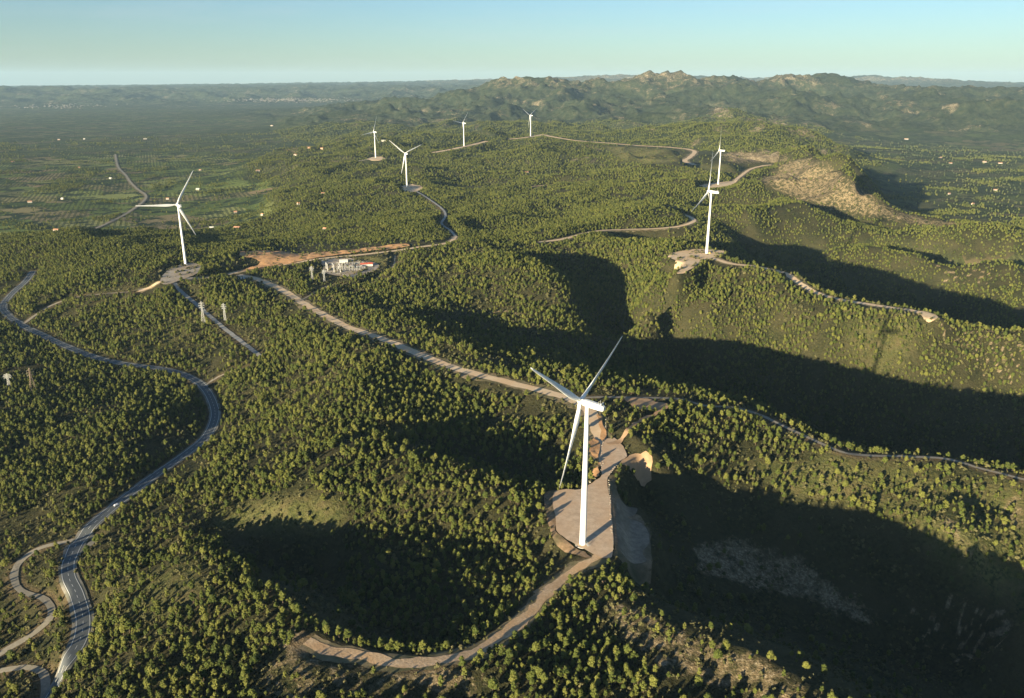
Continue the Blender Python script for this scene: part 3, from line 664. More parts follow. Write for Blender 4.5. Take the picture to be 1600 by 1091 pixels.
for k in range(6):
    h = (9.0, 8.0, 10.4, 7.2, 8.8, 8.4)[k]; rad = (2.2, 2.5, 2.4, 2.0, 2.8, 1.8)[k]
    PROTO.append((crown_mesh('crown', 11+k, h, rad, h*(0.18,.22,.25,.15,.28,.12)[k], (10,11,12,8,12,9)[k], 40, 0.32, LEAF), trunk_mesh('trunk', 31+k, h, 0.2+0.02*k), h))
def merged(name, a, b, mats):
    o = bpy.data.objects.new(name, a)
    me = bpy.data.meshes.new(name); bm = bmesh.new(); bm.from_mesh(a); nf = len(bm.faces); bm.from_mesh(b)
    bm.faces.ensure_lookup_table()
    for f in bm.faces[nf:]: f.material_index = 1
    bm.to_mesh(me); bm.free()
    for m in mats: me.materials.append(m)
    o.data = me; return o
SOURCES = [merged('pine_source', c, t, (LEAF, BARK)) for c, t, h in PROTO]
FARSRC = [bpy.data.objects.new('pine_source', crown_mesh('crown', 60+k, 7.5, 3.0, 1.0, 5, 16, 0.75, LEAF, sub=1)) for k in range(4)]
SHRUBS = [bpy.data.objects.new('shrub_source', crown_mesh('shrub', 80+k, 1.3, 1.0, 0.0, 3, 9, 0.28, SHRUBM, sub=1)) for k in range(3)]

# where trees grow: share of the full wood in the regions that are thinner
THIN = [
 (0.30,[(1180,282),(1215,262),(1240,250),(1266,245),(1310,262),(1340,290),(1400,330),(1500,350),(1480,357),(1380,345),(1300,333),(1235,312)],0.04),
 (0,[(940,228),(1000,228),(1084,236),(1190,240),(1238,247),(1205,258),(1160,275),(1072,262),(1010,258),(960,245)],0.02),
 (0,[(1150,715),(1300,712),(1500,735),(1620,770),(1620,980),(1500,890),(1430,830),(1350,790),(1230,770)],0.24),
 (0,[(1060,690),(1150,690),(1180,740),(1250,775),(1080,755)],0.35),
 (0,[(965,740),(1080,755),(1260,775),(1430,830),(1620,960),(1620,1100),(1310,1100),(1200,1032),(1080,990),(980,930),(1020,880)],0.06),
 (0,[(940,925),(1000,950),(1080,988),(1200,1030),(1310,1100),(1040,1100),(980,1000)],0.16),
 (0,[(380,1100),(400,1030),(470,1012),(560,1025),(650,1040),(740,1035),(790,1060),(800,1100)],0.20),
 (0,[(320,840),(330,800),(420,775),(520,770),(555,800),(540,832)],0.07),
 (0,[(330,832),(530,832),(545,900),(520,990),(470,960),(380,880)],0.06),
 (0,[(540,830),(640,880),(860,880),(830,920),(700,1005),(540,1000)],0.75),
 (0,[(150,930),(290,865),(340,880),(300,950),(200,980)],0.22),
 (0,[(160,845),(240,790),(330,770),(330,835),(200,870)],0.35),
 (0,[(600,690),(700,680),(800,695),(870,730),(860,765),(750,735),(620,712)],0.35),
 (0,[(1290,465),(1440,487),(1480,520),(1380,600),(1330,560)],0.62),
 (0,[(1440,500),(1620,525),(1620,620),(1500,600)],0.5),
 (0,[(1440,400),(1620,400),(1620,445),(1470,445)],0.35),
 (0,[(1150,400),(1250,425),(1290,465),(1200,450),(1120,425)],0.75),
 (0,[(700,475),(800,478),(870,500),(850,535),(760,520)],0.35),
 (0,[(180,540),(330,478),(360,488),(230,575)],0.35),
 (0,[(430,620),(540,560),(560,580),(460,640)],0.35),
 (0,[(500,403),(620,395),(615,418),(560,432),(500,440)],0.0),
 (0,[(470,380),(700,376),(700,386),(620,398),(360,428),(365,405)],0.12),
 (0,[(-50,250),(250,240),(420,250),(500,300),(440,345),(400,366),(-50,376)],0.8),
 (0,[(-60,130),(520,130),(520,250),(-60,250)],0.5),
 (0,[(0,905),(60,870),(115,900),(122,1000),(60,1100),(-40,1100)],0.38),
 (0,[(385,372),(430,350),(520,372),(470,392)],0.5),
 (0,[(1090,380),(1240,385),(1620,420),(1620,500),(1460,490),(1240,425),(1130,400)],0.9),
 (0,[(1190,690),(1200,640),(1620,735),(1620,790),(1500,760),(1300,720)],0.55),
]
rt = np.random.RandomState(5)
def scatter(r0, r1, sp_fn, azlim=R(40)):
    """jittered rings round the viewpoint's foot, evenly dense over the ground"""
    out = []; r = r0
    while r < r1:
        s = sp_fn(r); nn = int(2*azlim*r/s); a = (np.arange(nn)+rt.rand(nn)-0.5)/nn*2*azlim - azlim; rr = r + (rt.rand(nn)-0.5)*s*1.3
        out.append(np.stack([rr*np.sin(a), rr*np.cos(a), np.full(nn, s)], 1)); r += s*0.9
    return np.vstack(out)
def gridval(M, x, y):
    a = np.clip(np.round(np.interp(np.arctan2(x, y), azs, np.arange(NA))).astype(int), 0, NA-1); l = np.clip(np.round((np.log(np.hypot(x, y))-lrs[0])/(lrs[1]-lrs[0])).astype(int), 0, NR-1)
    return M[l, a]
def keep_mask(p, pad=2.2):
    x, y, s = p.T; z = zat(x, y); px, py = topix(x, y, z); rr = np.hypot(x, y)
    dens = 0.78 + 1.2*fbm(x, y, 30, 3, 90) + 0.6*fbm(x, y, 150, 3, 93) + 0.45*sstep(900, 500, py)*0
    dens = np.clip(dens, 0.10, 1.0)
    jx = px + 16*fbm(x, y, 25, 3, 91)*np.clip(500/rr, .1, 1.2); jy = py + 9*fbm(x, y, 25, 3, 92)*np.clip(500/rr, .1, 1.2)
    for _, poly, d in THIN: dens = np.where(poly_in(jx, jy, poly), np.minimum(dens, d), dens)
    fm = gridval(fieldm, x, y)
    patch = fbm(x, y, 170, 3, 99)
    dens = np.where(fm > 0.3, np.where(patch > 0.3, dens*0.8, np.where(patch > 0.15, dens*0.2, dens*0.05)), dens)
    k = rt.rand(len(x)) < dens
    k &= gridval(roadD, x, y) > pad + 1.0 + 0.002*rr
    tdep = (HC-z)/rr
    for st in (4, 8, 12, 17, 23, 30, 40, 52, 66, 82, 100):    # the verge on the near side of each track is kept low
        q = 1+st/rr; k &= ~((gridval(roadD, x*q, y*q) < -0.5) & (st*tdep < 5.2) & (np.sin(x*0.11+y*0.07)+np.sin(x*0.031) > -1.35) & ((st < 45) | (rr > 1800)))
    lx, ly = math.cos(SUN_AZ), math.sin(SUN_AZ); lot = rt.rand(len(x)) < 0.78
    for st in (6, 11, 16, 22):               # gaps on the sunny side of the dirt tracks and pads
        k &= ~((gridval(sunroad, x+lx*st, y+ly*st) > 0.5) & lot & (rr < 1700))
    for nm, tone, zz, W in padpolys:
        c = W.mean(0); big = c + (W-c)*1.05
        d_ = np.hypot(x-c[0], y-c[1]) < np.hypot(*(W-c).T).max()+12; idx = np.where(d_ & k)[0]
        if len(idx): k[idx[poly_in(x[idx], y[idx], [tuple(q) for q in big])]] = False
    return k, z, px, py
sunroad = np.maximum(padmask, 0)
for (nm, tone, wd, P), (D, H_, w__) in zip(cls, grades):
    if tone in ('dirt', 'rough'): sunroad = np.maximum(sunroad, (D < wd/2))
near = scatter(140, 1500, lambda r: 3.7)
k_, z_, px_, py_ = keep_mask(near)
near = np.column_stack([near, z_, px_, py_])[k_]
far = scatter(1500, 6500, lambda r: 4.6*(r/1500)**0.8)
k_, z_, px_, py_ = keep_mask(far)
far = np.column_stack([far, z_, px_, py_])[k_]
def instancer(name, pts, zs, scl, sources, label, cat, seed):
    """one object: plants too many to count, spread by geometry nodes"""
    me = bpy.data.meshes.new(name); me.vertices.add(len(pts)); me.vertices.foreach_set('co', np.column_stack([pts, zs]).astype(np.float32).ravel())
    r = np.random.RandomState(seed)
    for an, vals in (('scl', scl), ('rot', r.rand(len(pts))*6.283), ('pick', r.randint(0, len(sources), len(pts)))):
        a = me.attributes.new(an, 'FLOAT', 'POINT'); a.data.foreach_set('value', np.asarray(vals, np.float32))
    o = bpy.data.objects.new(name, me); col.objects.link(o)
    ng = bpy.data.node_groups.new(name+'_nodes', 'GeometryNodeTree')
    ng.interface.new_socket('Geometry', in_out='INPUT', socket_type='NodeSocketGeometry'); ng.interface.new_socket('Geometry', in_out='OUTPUT', socket_type='NodeSocketGeometry')
    N_ = ng.nodes.new; L_ = ng.links.new; gi = N_('NodeGroupInput'); go = N_('NodeGroupOutput'); jn = N_('GeometryNodeJoinGeometry')
    def na(nm):
        q = N_('GeometryNodeInputNamedAttribute'); q.data_type = 'FLOAT'; q.inputs['Name'].default_value = nm; return q.outputs[0]
    for i, s_ in enumerate(sources):
        cmp_ = N_('FunctionNodeCompare'); cmp_.data_type = 'FLOAT'; cmp_.operation = 'EQUAL'; L_(na('pick'), cmp_.inputs[0]); cmp_.inputs[1].default_value = i; cmp_.inputs['Epsilon'].default_value = 0.1
        oi = N_('GeometryNodeObjectInfo'); oi.inputs['Object'].default_value = s_; oi.inputs['As Instance'].default_value = True
        ip = N_('GeometryNodeInstanceOnPoints'); cx = N_('ShaderNodeCombineXYZ'); L_(na('rot'), cx.inputs[2])
        L_(gi.outputs[0], ip.inputs['Points']); L_(cmp_.outputs[0], ip.inputs['Selection']); L_(oi.outputs['Geometry'], ip.inputs['Instance'])
        L_(cx.outputs[0], ip.inputs['Rotation']); L_(na('scl'), ip.inputs['Scale']); L_(ip.outputs[0], jn.inputs[0])
    L_(jn.outputs[0], go.inputs[0])
    md = o.modifiers.new('spread', 'NODES'); md.node_group = ng
    tag(o, label, cat, kind='stuff'); return o
scn = 0.32 + 0.66*rt.rand(len(near))**1.5 + 0.12*fbm(near[:,0], near[:,1], 90, 2, 95)
# the 300 pines that show largest are things of their own
inframe = (near[:,4] > 5) & (near[:,4] < 1595) & (near[:,5] < 1088) & (near[:,5] > 0)
size = np.where(inframe, scn/np.sqrt(near[:,0]**2+near[:,1]**2+(HC-near[:,3])**2), 0)
order = np.argsort(-size)[:300]
rest = np.ones(len(near), bool)
if not FAST:
    rest[order] = False
    rp = random.Random(3)
    bases = []
    for k in range(6):
        e = bpy.data.objects.new('pine_tree', None)
        c = bpy.data.objects.new('crown', PROTO[k][0]); t = bpy.data.objects.new('trunk', PROTO[k][1]); c.parent = e; t.parent = e
        bases.append((e, c, t))
    for q, i in enumerate(order):
        x, y, s, z, px, py = near[i]; e, c, t = bases[rp.randrange(6)]
        E_ = e.copy(); C_ = c.copy(); T_ = t.copy(); C_.parent = E_; T_.parent = E_
        for o in (E_, C_, T_): col.objects.link(o)
        E_.location = (x, y, z); E_.rotation_euler = (0, 0, rp.uniform(0, 6.28)); s_ = float(scn[i]); E_.scale = (s_, s_, s_*rp.uniform(.92, 1.1))
        tag(E_, 'green pine tree of the near wood in the foreground, one among many alike', 'tree', 'nearest pines of the wood')
instancer('pine_wood', near[rest][:,:2], near[rest][:,3]-0.2, scn[rest], SOURCES, 'green pine wood covering the near hills around the foreground turbine', 'wood', 1)
instancer('distant_wood', far[:,:2], far[:,3]-0.2, (0.6+0.5*rt.rand(len(far)))*(far[:,2]/4.6)**0.6*0.72, FARSRC, 'green wood and scattered trees spreading over the far hills and the plain', 'wood', 2)
# low shrubs between the trees
sh = scatter(160, 1500, lambda r: 2.4+r/350, R(38)); x, y, s = sh.T; z = zat(x, y)
dn = 0.42 + 0.9*fbm(x, y, 18, 3, 97); k = (rt.rand(len(x)) < dn) & (gridval(roadD, x, y) > 0.8)
for nm, tone, zz, W in padpolys:
    if W[:,1].mean() < 1000 and tone != 'rock': k &= ~poly_in(x, y, [tuple(q) for q in W])
sh = sh[k]; z = z[k]
instancer('scrub', sh[:,:2], z-0.1, (0.5+1.3*rt.rand(len(sh))**2)*(0.8+np.hypot(sh[:,0], sh[:,1])/1100), SHRUBS, 'low olive green scrub dotted over the open slopes between the trees', 'scrub', 3)
print('trees', len(near), len(far), 'shrubs', len(sh))
# ------------------------------------------------------------------ wind turbines
def hit(px, py):
    """where the line of sight through a picture point meets the ground"""
    a = (px - CX) / F; b = (CY - py) / F; dy = CP + b * SP; dz = -SP + b * CP
    t = np.exp(np.linspace(math.log(150), math.log(40000), 6000)); h = HC + dz*t - zat(a*t, dy*t); i = np.argmax(h < 0)
    t0, t1 = t[i-1], t[i]; f = h[i-1]/(h[i-1]-h[i]+1e-9); tt = t0+(t1-t0)*f
    x, y = a*tt, dy*tt; return np.array([x, y, zat(x, y)[0]])
def tube(bm, rings, seg=16, cap=True):
    rs_ = []
    for c, r, ax in rings:
        ax = Vector(ax).normalized(); t1 = ax.orthogonal().normalized() if abs(ax.z) < .99 else Vector((1,0,0)); t1 = (t1-ax*t1.dot(ax)).normalized(); t2 = ax.cross(t1)
        rs_.append([bm.verts.new(Vector(c)+(t1*math.cos(k*2*math.pi/seg)+t2*math.sin(k*2*math.pi/seg))*r) for k in range(seg)])
    for u, v in zip(rs_[:-1], rs_[1:]):
        for k in range(seg): bm.faces.new((u[k], u[(k+1)%seg], v[(k+1)%seg], v[k]))
    if cap: bm.faces.new(rs_[0][::-1]); bm.faces.new(rs_[-1])
def box(bm, c, s, rot=None, bev=0.0):
    m = bmesh.ops.create_cube(bm, size=1.0); vs = m['verts']
    for v in vs:
        v.co = Vector((v.co.x*s[0], v.co.y*s[1], v.co.z*s[2]))
        if rot is not None: v.co = rot @ v.co
        v.co += Vector(c)
    if bev: bmesh.ops.bevel(bm, geom=list({e for v in vs for e in v.link_edges}), offset=bev, segments=2, affect='EDGES')
def bar(bm, a, b, r, seg=4): tube(bm, [(a, r, Vector(b)-Vector(a)), (b, r, Vector(b)-Vector(a))], seg)
WHITE = flat_mat('turbine_white', (0.74,0.75,0.74), 0.45, 0.4, 0.18, 0.08)
STEEL = flat_mat('galvanised_steel', (0.50,0.51,0.50), 0.5, 0.5, 1.5, 0.2)
CONC = flat_mat('concrete', (0.42,0.40,0.37), 0.9, 0.2, 0.8, 0.2)
DARK = flat_mat('dark_metal', (0.10,0.11,0.12), 0.5, 0.4)
def blade_bm(L):
    bm = bmesh.new(); prev = None; n = 22; seg = 12
    for i in range(n+1):
        t = i/n; z = 1.2 + t*(L-1.2)
        if t < 0.05: ch, th = 2.5, 1.0
        else:
            q = (t-0.05)/0.95; ch = np.interp(q, [0, .13, .22, .5, .8, .95, 1], [2.5, 4.3, 4.5, 2.9, 1.7, 1.15, 0.35]); th = np.interp(q, [0, .13, .3, 1], [1, .5, .27, .16])
        tw = R(np.interp(t, [0, .2, .5, 1], [24, 16, 5, -1])); pre = 1.6*t*t*L/40; ring = []
        for k in range(seg):
            a = 2*math.pi*k/seg; x = ch*0.5*math.cos(a); y = ch*0.5*th*math.sin(a)
            if t > 0.05: x += -ch*0.15; y *= (0.55+0.45*math.cos(a*0.5)**2) if k else 1
            X_ = x*math.cos(tw)-y*math.sin(tw); Y_ = x*math.sin(tw)+y*math.cos(tw)
            ring.append(bm.verts.new((X_, Y_+pre, z)))
        if prev:
            for k in range(seg): bm.faces.new((prev[k], prev[(k+1)%seg], ring[(k+1)%seg], ring[k]))
        else: bm.faces.new(ring[::-1])
        prev = ring
    bm.faces.new(prev); return bm
HUBH, BL = 101.5, 64.0
BLADE_ME = None
def turbine(px, py, z, yaw, phase, label, base=None):
    global BLADE_ME
    p = at(px, py, z); root = bpy.data.objects.new('wind_turbine', None); col.objects.link(root); root.location = p
    tag(root, label, 'wind turbine', 'wind turbines on the ridges')
    bm = bmesh.new(); prof = [(-4,2.35),(0,2.35),(0.6,2.2),(12,2.12),(33,1.95),(66,1.6),(98.6,1.28),(99.4,1.4)]
    tube(bm, [((0,0,h), r, (0,0,1)) for h, r in prof], 40); tw = bm_obj('tower', bm, WHITE, root, True)
    for pl in tw.data.polygons: pl.use_smooth = abs(pl.normal.z) < .5
    bm = bmesh.new(); tube(bm, [((0,0,-3), 5.2, (0,0,1)), ((0,0,0.35), 5.0, (0,0,1))], 28); bm_obj('foundation', bm, CONC, root)
    a = R(yaw); t = R(5); ax = Vector((math.cos(a)*math.cos(t), math.sin(a)*math.cos(t), math.sin(t)))
    s = Vector((-math.sin(a), math.cos(a), 0)); u = s.cross(ax)*-1
    if u.z < 0: u = -u
    Rn = Matrix((s, ax, u)).transposed()       # x side, y rotor axis, z up
    dr = bmesh.new(); box(dr, (2.13*math.cos(-0.7), 2.13*math.sin(-0.7), 3.2), (1.0, .25, 2.2), Matrix.Rotation(-0.7+math.pi/2, 3, 'Z')); bm_obj('door', dr, DARK, root)
    st = bmesh.new()
    for k in range(6): box(st, (3.0*math.cos(-0.7)+k*.45*math.cos(-.7), 3.0*math.sin(-.7)+k*.45*math.sin(-.7), 2.0-k*.34), (.5, 1.4, .12), Matrix.Rotation(-0.7, 3, 'Z'))
    for sg in (-.7, .7):
        n_ = Vector((math.sin(.7), math.cos(.7), 0))*sg; d_ = Vector((math.cos(-.7), math.sin(-.7), 0)); bar(st, d_*2.4+n_+Vector((0,0,3)), d_*5.6+n_+Vector((0,0,1)), .05); bar(st, d_*5.4+n_, d_*5.6+n_+Vector((0,0,1)), .05)
    bm_obj('stairs', st, STEEL, root)
    top = Vector((0, 0, HUBH))
    nb = bmesh.new(); secs = [(3.0,1.5,1.5,0),(2.2,1.95,1.9,0),(-3,2.05,2.05,.1),(-9,1.95,1.95,.15),(-11.6,1.7,1.6,.1),(-12.2,1.3,1.2,.1)]; pr = None
    for y, hw, hh_, dz in secs:
        ring = []
        for k in range(20):
            an = 2*math.pi*k/20; c_, s_ = math.cos(an), math.sin(an); e = 0.42
            ring.append(nb.verts.new(top + Rn @ Vector((math.copysign(abs(c_)**e, c_)*hw, y, math.copysign(abs(s_)**e, s_)*hh_+dz))))
        if pr:
            for k in range(20): nb.faces.new((pr[k], pr[(k+1)%20], ring[(k+1)%20], ring[k]))
        else: nb.faces.new(ring[::-1])
        pr = ring
    nb.faces.new(pr); bmesh.ops.recalc_face_normals(nb, faces=nb.faces); nac = bm_obj('nacelle', nb, WHITE, root)
    cb = bmesh.new(); box(cb, top + Rn @ Vector((0,-10.4,2.8)), (3.6,.5,1.6), Rn); bm_obj('cooler', cb, STEEL, nac)
    mb = bmesh.new()
    for q in (-1.1, 1.1): bar(mb, top+Rn@Vector((q,-8.5,2)), top+Rn@Vector((q,-8.5,4.6)), .07)
    bm_obj('wind_sensor', mb, STEEL, nac)
    hub = top + ax*5.0
    hb = bmesh.new(); tube(hb, [(hub+ax*q, r_, ax) for q, r_ in ((-1.9,1.3),(-1.7,1.75),(0,1.95),(1.2,1.7),(2.1,1.1),(2.6,.35))], 24); bm_obj('hub', hb, WHITE, root, True)
    if BLADE_ME is None:
        b_ = blade_bm(BL); b_.normal_update(); bmesh.ops.recalc_face_normals(b_, faces=b_.faces); BLADE_ME = bpy.data.meshes.new('blade'); b_.to_mesh(BLADE_ME); b_.free(); BLADE_ME.materials.append(WHITE); BLADE_ME.polygons.foreach_set('use_smooth', np.full(len(BLADE_ME.polygons), True))
    cone = R(2.5)
    for k in range(3):
        ph = R(phase+120*k); rad = (s*math.sin(ph)+u*math.cos(ph)); d = rad*math.cos(cone)+ax*math.sin(cone); yv = (ax-d*ax.dot(d)).normalized(); xv = yv.cross(d)
        o = bpy.data.objects.new('blade', BLADE_ME); col.objects.link(o); o.parent = root
        o.matrix_local = Matrix.Translation(hub) @ Matrix((xv, yv, d)).transposed().to_4x4()
    return root
turbine(910.5, 851, 0, 144, 55, 'largest white wind turbine, nearest, on the gravel pad in the foreground')
turbine(290.5, 415, -4, 132, 87, 'white wind turbine on the grey pad at left, one blade pointing level left')
turbine(1104, 397, 22, 150, 114, 'tall white wind turbine on the orange dirt pad at the right')
turbine(1122, 289, -6, 150, 117, 'white wind turbine directly behind the right hand one, on the pale track')
turbine(636, 293, -18, 124, 51, 'white wind turbine on a small dirt pad, its upper blade pointing up left')
turbine(587, 247, -3, 146, 99, 'small white wind turbine standing alone above the valley, second from left among the far ones')
turbine(725, 228.8, 11, 144, 79, 'small white wind turbine on the ridge track between its two far neighbours')
turbine(829, 213.5, 29, 140, 60, 'smallest white wind turbine, farthest, on top of the central ridge')

# ------------------------------------------------------------------ lattice pylons
def pylon(base, top, z, label, tint, arm=4.6, rot=0.5, wide=2.6):
    p = Vector(at(base[0], base[1], z)); p.z = zat(p.x, p.y)[0]
    H_ = 10.0
    while topix(p.x, p.y, p.z+H_)[1] > top and H_ < 60: H_ += .25
    root = bpy.data.objects.new('electricity_pylon', None); col.objects.link(root); root.location = p; root.rotation_euler = (0, 0, rot)
    tag(root, label, 'pylon', 'electricity pylons')
    leg_w = lambda h: np.interp(h/H_, [0, .62, 1], [wide, .9, .35]); th = .11
    for sx, sy in ((1,1),(1,-1),(-1,1),(-1,-1)):
        bm = bmesh.new()
        hs = np.linspace(-.5, H_, 9)
        for h0, h1 in zip(hs[:-1], hs[1:]): bar(bm, (sx*leg_w(h0), sy*leg_w(h0), h0), (sx*leg_w(h1), sy*leg_w(h1), h1), th)
        bm_obj('leg', bm, tint, root)
    bm = bmesh.new(); hs = [0]; 
    while hs[-1] < H_*.97: hs.append(hs[-1]+max(1.5, leg_w(hs[-1])*1.5))
    for h0, h1 in zip(hs[:-1], hs[1:]):
        a, b = leg_w(h0), leg_w(min(h1, H_)); h1 = min(h1, H_)
        for (x0, y0), (x1, y1) in (((1,1),(1,-1)),((1,-1),(-1,-1)),((-1,-1),(-1,1)),((-1,1),(1,1))):
            bar(bm, (x0*a,y0*a,h0), (x1*b,y1*b,h1), .055); bar(bm, (x1*a,y1*a,h0), (x0*b,y0*b,h1), .055); bar(bm, (x0*b,y0*b,h1), (x1*b,y1*b,h1), .055)
    bm_obj('bracing', bm, tint, root)
    for f_ in (.70, .80, .90):
        bm = bmesh.new(); h = H_*f_; w_ = leg_w(h); L_ = arm*(1.0 if f_ != .8 else 1.2)
        for sg in (-1, 1):
            for q in (-1, 1): bar(bm, (sg*w_, q*w_, h), (sg*L_, 0, h+.1), .13); bar(bm, (sg*w_, q*w_, h+1.4), (sg*L_, 0, h+.1), .11)
        ca = bm_obj('cross_arm', bm, tint, root)
        ib = bmesh.new()
        for sg in (-1, 1): tube(ib, [((sg*L_, 0, h-1.6+.2*k), .13+.09*(k%2), (0,0,1)) for k in range(9)], 6)
        bm_obj('insulator', ib, DARK, ca)
RUST = flat_mat('weathered_steel', (0.36,0.27,0.20), 0.75, 0.3, 1.0, 0.2)
PALE = flat_mat('pale_steel', (0.52,0.52,0.49), 0.5, 0.4, 1.0, 0.1)
pylon((53,613), 575, -52, 'tall rusty brown lattice pylon in the wood at the left edge', RUST, 3.4, 0.9, 3.4)
pylon((15.5,608), 584, -54, 'pale lattice pylon with three cross arms, nearest the left edge', PALE, 3.8, 0.3, 1.6)
pylon((318,503), 471, -28, 'tall pale lattice pylon on the left side of the straight grey forest track', PALE, 3.6, 0.2, 2.4)
pylon((352,501), 474, -27, 'slender lattice pylon on the right side of the straight grey forest track', STEEL, 3.0, 0.2, 1.5)
pylon((488,437), 416, -9, 'white pylon left of the substation yard', PALE, 3.2, 0.2, 1.8)
pylon((507,441), 422, -9, 'grey pylon in front of the substation yard', STEEL, 2.8, 0.2, 1.5)

# ------------------------------------------------------------------ substation
def thing(name, loc, label, cat, group=None, rz=0):
    o = bpy.data.objects.new(name, None); col.objects.link(o); o.location = loc; o.rotation_euler = (0,0,rz); return tag(o, label, cat, group)
def gat(px, py, z=-8):
    p = at(px, py, z); return (p[0], p[1], zat(p[0], p[1])[0])
PALEW = flat_mat('white_paint', (0.52,0.51,0.48), 0.6, 0.3, 0.5, 0.06); REDM = flat_mat('red_cladding', (0.42,0.10,0.06), 0.6, 0.3, 0.5, 0.2); TILE = flat_mat('clay_roof', (0.42,0.22,0.14), 0.9, 0.1, 1.5, 0.3); GREYM = flat_mat('equipment_grey', (0.40,0.43,0.43), 0.5, 0.4)
for (px, py, lab) in ((511,423,'white steel gantry at the left end of the substation'),(521,424,'white steel gantry in the middle of the substation left side'),(531,425,'white steel gantry nearest the transformers')):
    t = thing('gantry', gat(px, py), lab, 'gantry', 'substation gantries', 0.35)
    for sy in (-1, 1):
        b = bmesh.new(); 
        for q in (-.5, .5): bar(b, (q,sy*9,-.3), (q*.3,sy*9,12), .28)
        for k in range(7): bar(b, ((-.5,.5)[k%2]*(1-k*.1), sy*9, k*1.7), ((.5,-.5)[k%2]*(1-k*.1-.1), sy*9, k*1.7+1.7), .14)
        bm_obj('column', b, PALEW, t)
    b = bmesh.new(); box(b, (0,0,12), (.9,18.6,.9)); bm_obj('beam', b, PALEW, t)
    b = bmesh.new()
    for q in (-5,0,5): tube(b, [((0,q,11.4-.3*k), .16+.1*(k%2), (0,0,1)) for k in range(8)], 6)
    bm_obj('insulator', b, DARK, t)
for (px, py, lab) in ((548,419,'grey power transformer with radiator fins in the substation yard, left one'),(560,419.5,'grey power transformer with radiator fins in the substation yard, right one')):
    t = thing('transformer', gat(px, py), lab, 'transformer', 'substation transformers', 0.3)
    b = bmesh.new(); box(b, (0,0,2.6), (6,3.4,3.6), bev=.15); bm_obj('tank', b, GREYM, t)
    b = bmesh.new(); box(b, (0,0,.4), (8,5.4,.8)); bm_obj('plinth', b, CONC, t)
    for sg in (-1, 1):
        b = bmesh.new(); [box(b, (-2.4+k*.6, sg*2.4, 2.5), (.18,1.1,2.8)) for k in range(9)]; bm_obj('radiator', b, GREYM, t)
    for q in (-1.8,0,1.8):
        b = bmesh.new(); tube(b, [((q,0,4.4+.25*k), .3-.02*k+.12*(k%2), (0,0,1)) for k in range(9)], 8); bm_obj('bushing', b, TILE, t)
b = bmesh.new()
rr_ = random.Random(4)
for k in range(46):
    px = 527+ (k%12)*3.9+rr_.uniform(-.6,.6); py = 414.5+(k//12)*3.2; p = gat(px, py)
    t = thing('equipment_post', p, 'slim white switchgear post in the rows of the substation yard, one of many alike', 'post', 'switchgear posts of the substation', 0.3)
    b = bmesh.new(); bar(b, (0,0,0), (0,0,3), .16); box(b, (0,0,3.1), (2.0,.3,.2)); bm_obj('support', b, PALEW, t)
    b = bmesh.new(); [tube(b, [((q,0,3.2+.25*j), .2+.1*(j%2), (0,0,1)) for j in range(9)], 6) for q in (-.9,.9)]; bm_obj('insulator', b, PALEW, t)
def house(p, label, w_=12, d_=8, h_=4.5, rz=0.3, wallm=PALEW, roofm=TILE, name='farmhouse', cat='house', group=None):
    t = thing(name, (p[0], p[1], p[2]), label, cat, group, rz)
    b = bmesh.new(); box(b, (0,0,h_/2-1), (w_,d_,h_+2)); bm_obj('wall', b, wallm, t)
    b = bmesh.new(); v = [b.verts.new(q) for q in ((-w_/2-.4,-d_/2-.4,h_-.02),(w_/2+.4,-d_/2-.4,h_-.02),(w_/2+.4,d_/2+.4,h_-.02),(-w_/2-.4,d_/2+.4,h_-.02),(-w_/2-.4,0,h_+2.2),(w_/2+.4,0,h_+2.2))]
    for f_ in ((0,1,5,4),(2,3,4,5),(1,2,5),(3,0,4),(3,2,1,0)): b.faces.new([v[i] for i in f_])
    bm_obj('roof', b, roofm, t)
    b = bmesh.new()
    for q in (-.3, .25): box(b, (w_*q, -d_/2-.03, h_*.5), (1.2,.1,1.4))
    bm_obj('window', b, DARK, t); b = bmesh.new(); box(b, (0,-d_/2-.03,1.1), (1.2,.1,2.2)); bm_obj('door', b, DARK, t)
    return t
house(gat(573,416.5), 'low white control building with a red roof at the right end of the substation', 20, 9, 4.5, 0.25, PALEW, REDM, 'control_building', 'building')
house(gat(537,411), 'small cream building behind the substation equipment', 14, 7, 4, 0.25, PALEW, PALEW, 'control_building', 'building')
# perimeter fence of the yard
W = [gat(*q)[:3] for q in ((506,411),(545,406),(580,413.5),(578,423),(550,433),(509,425))]
t = thing('perimeter_fence', W[0], 'low wire fence round the substation yard', 'fence'); b = bmesh.new(); b2 = bmesh.new(); o0 = Vector(W[0])
for a, c in zip(W, W[1:]+W[:1]):
    a, c = Vector(a), Vector(c); n_ = int((c-a).length/4)
    for k in range(n_):
        p0 = a.lerp(c, k/n_); p1 = a.lerp(c, (k+1)/n_); p0.z = zat(p0.x,p0.y)[0]+.25; p1.z = zat(p1.x,p1.y)[0]+.25
        bar(b, p0-o0, p0-o0+Vector((0,0,2.2)), .055)
        for hq in (.3,1.1,2.1): bar(b2, p0-o0+Vector((0,0,hq)), p1-o0+Vector((0,0,hq)), .05)
bm_obj('fence_post', b, STEEL, t); bm_obj('rail', b2, STEEL, t)

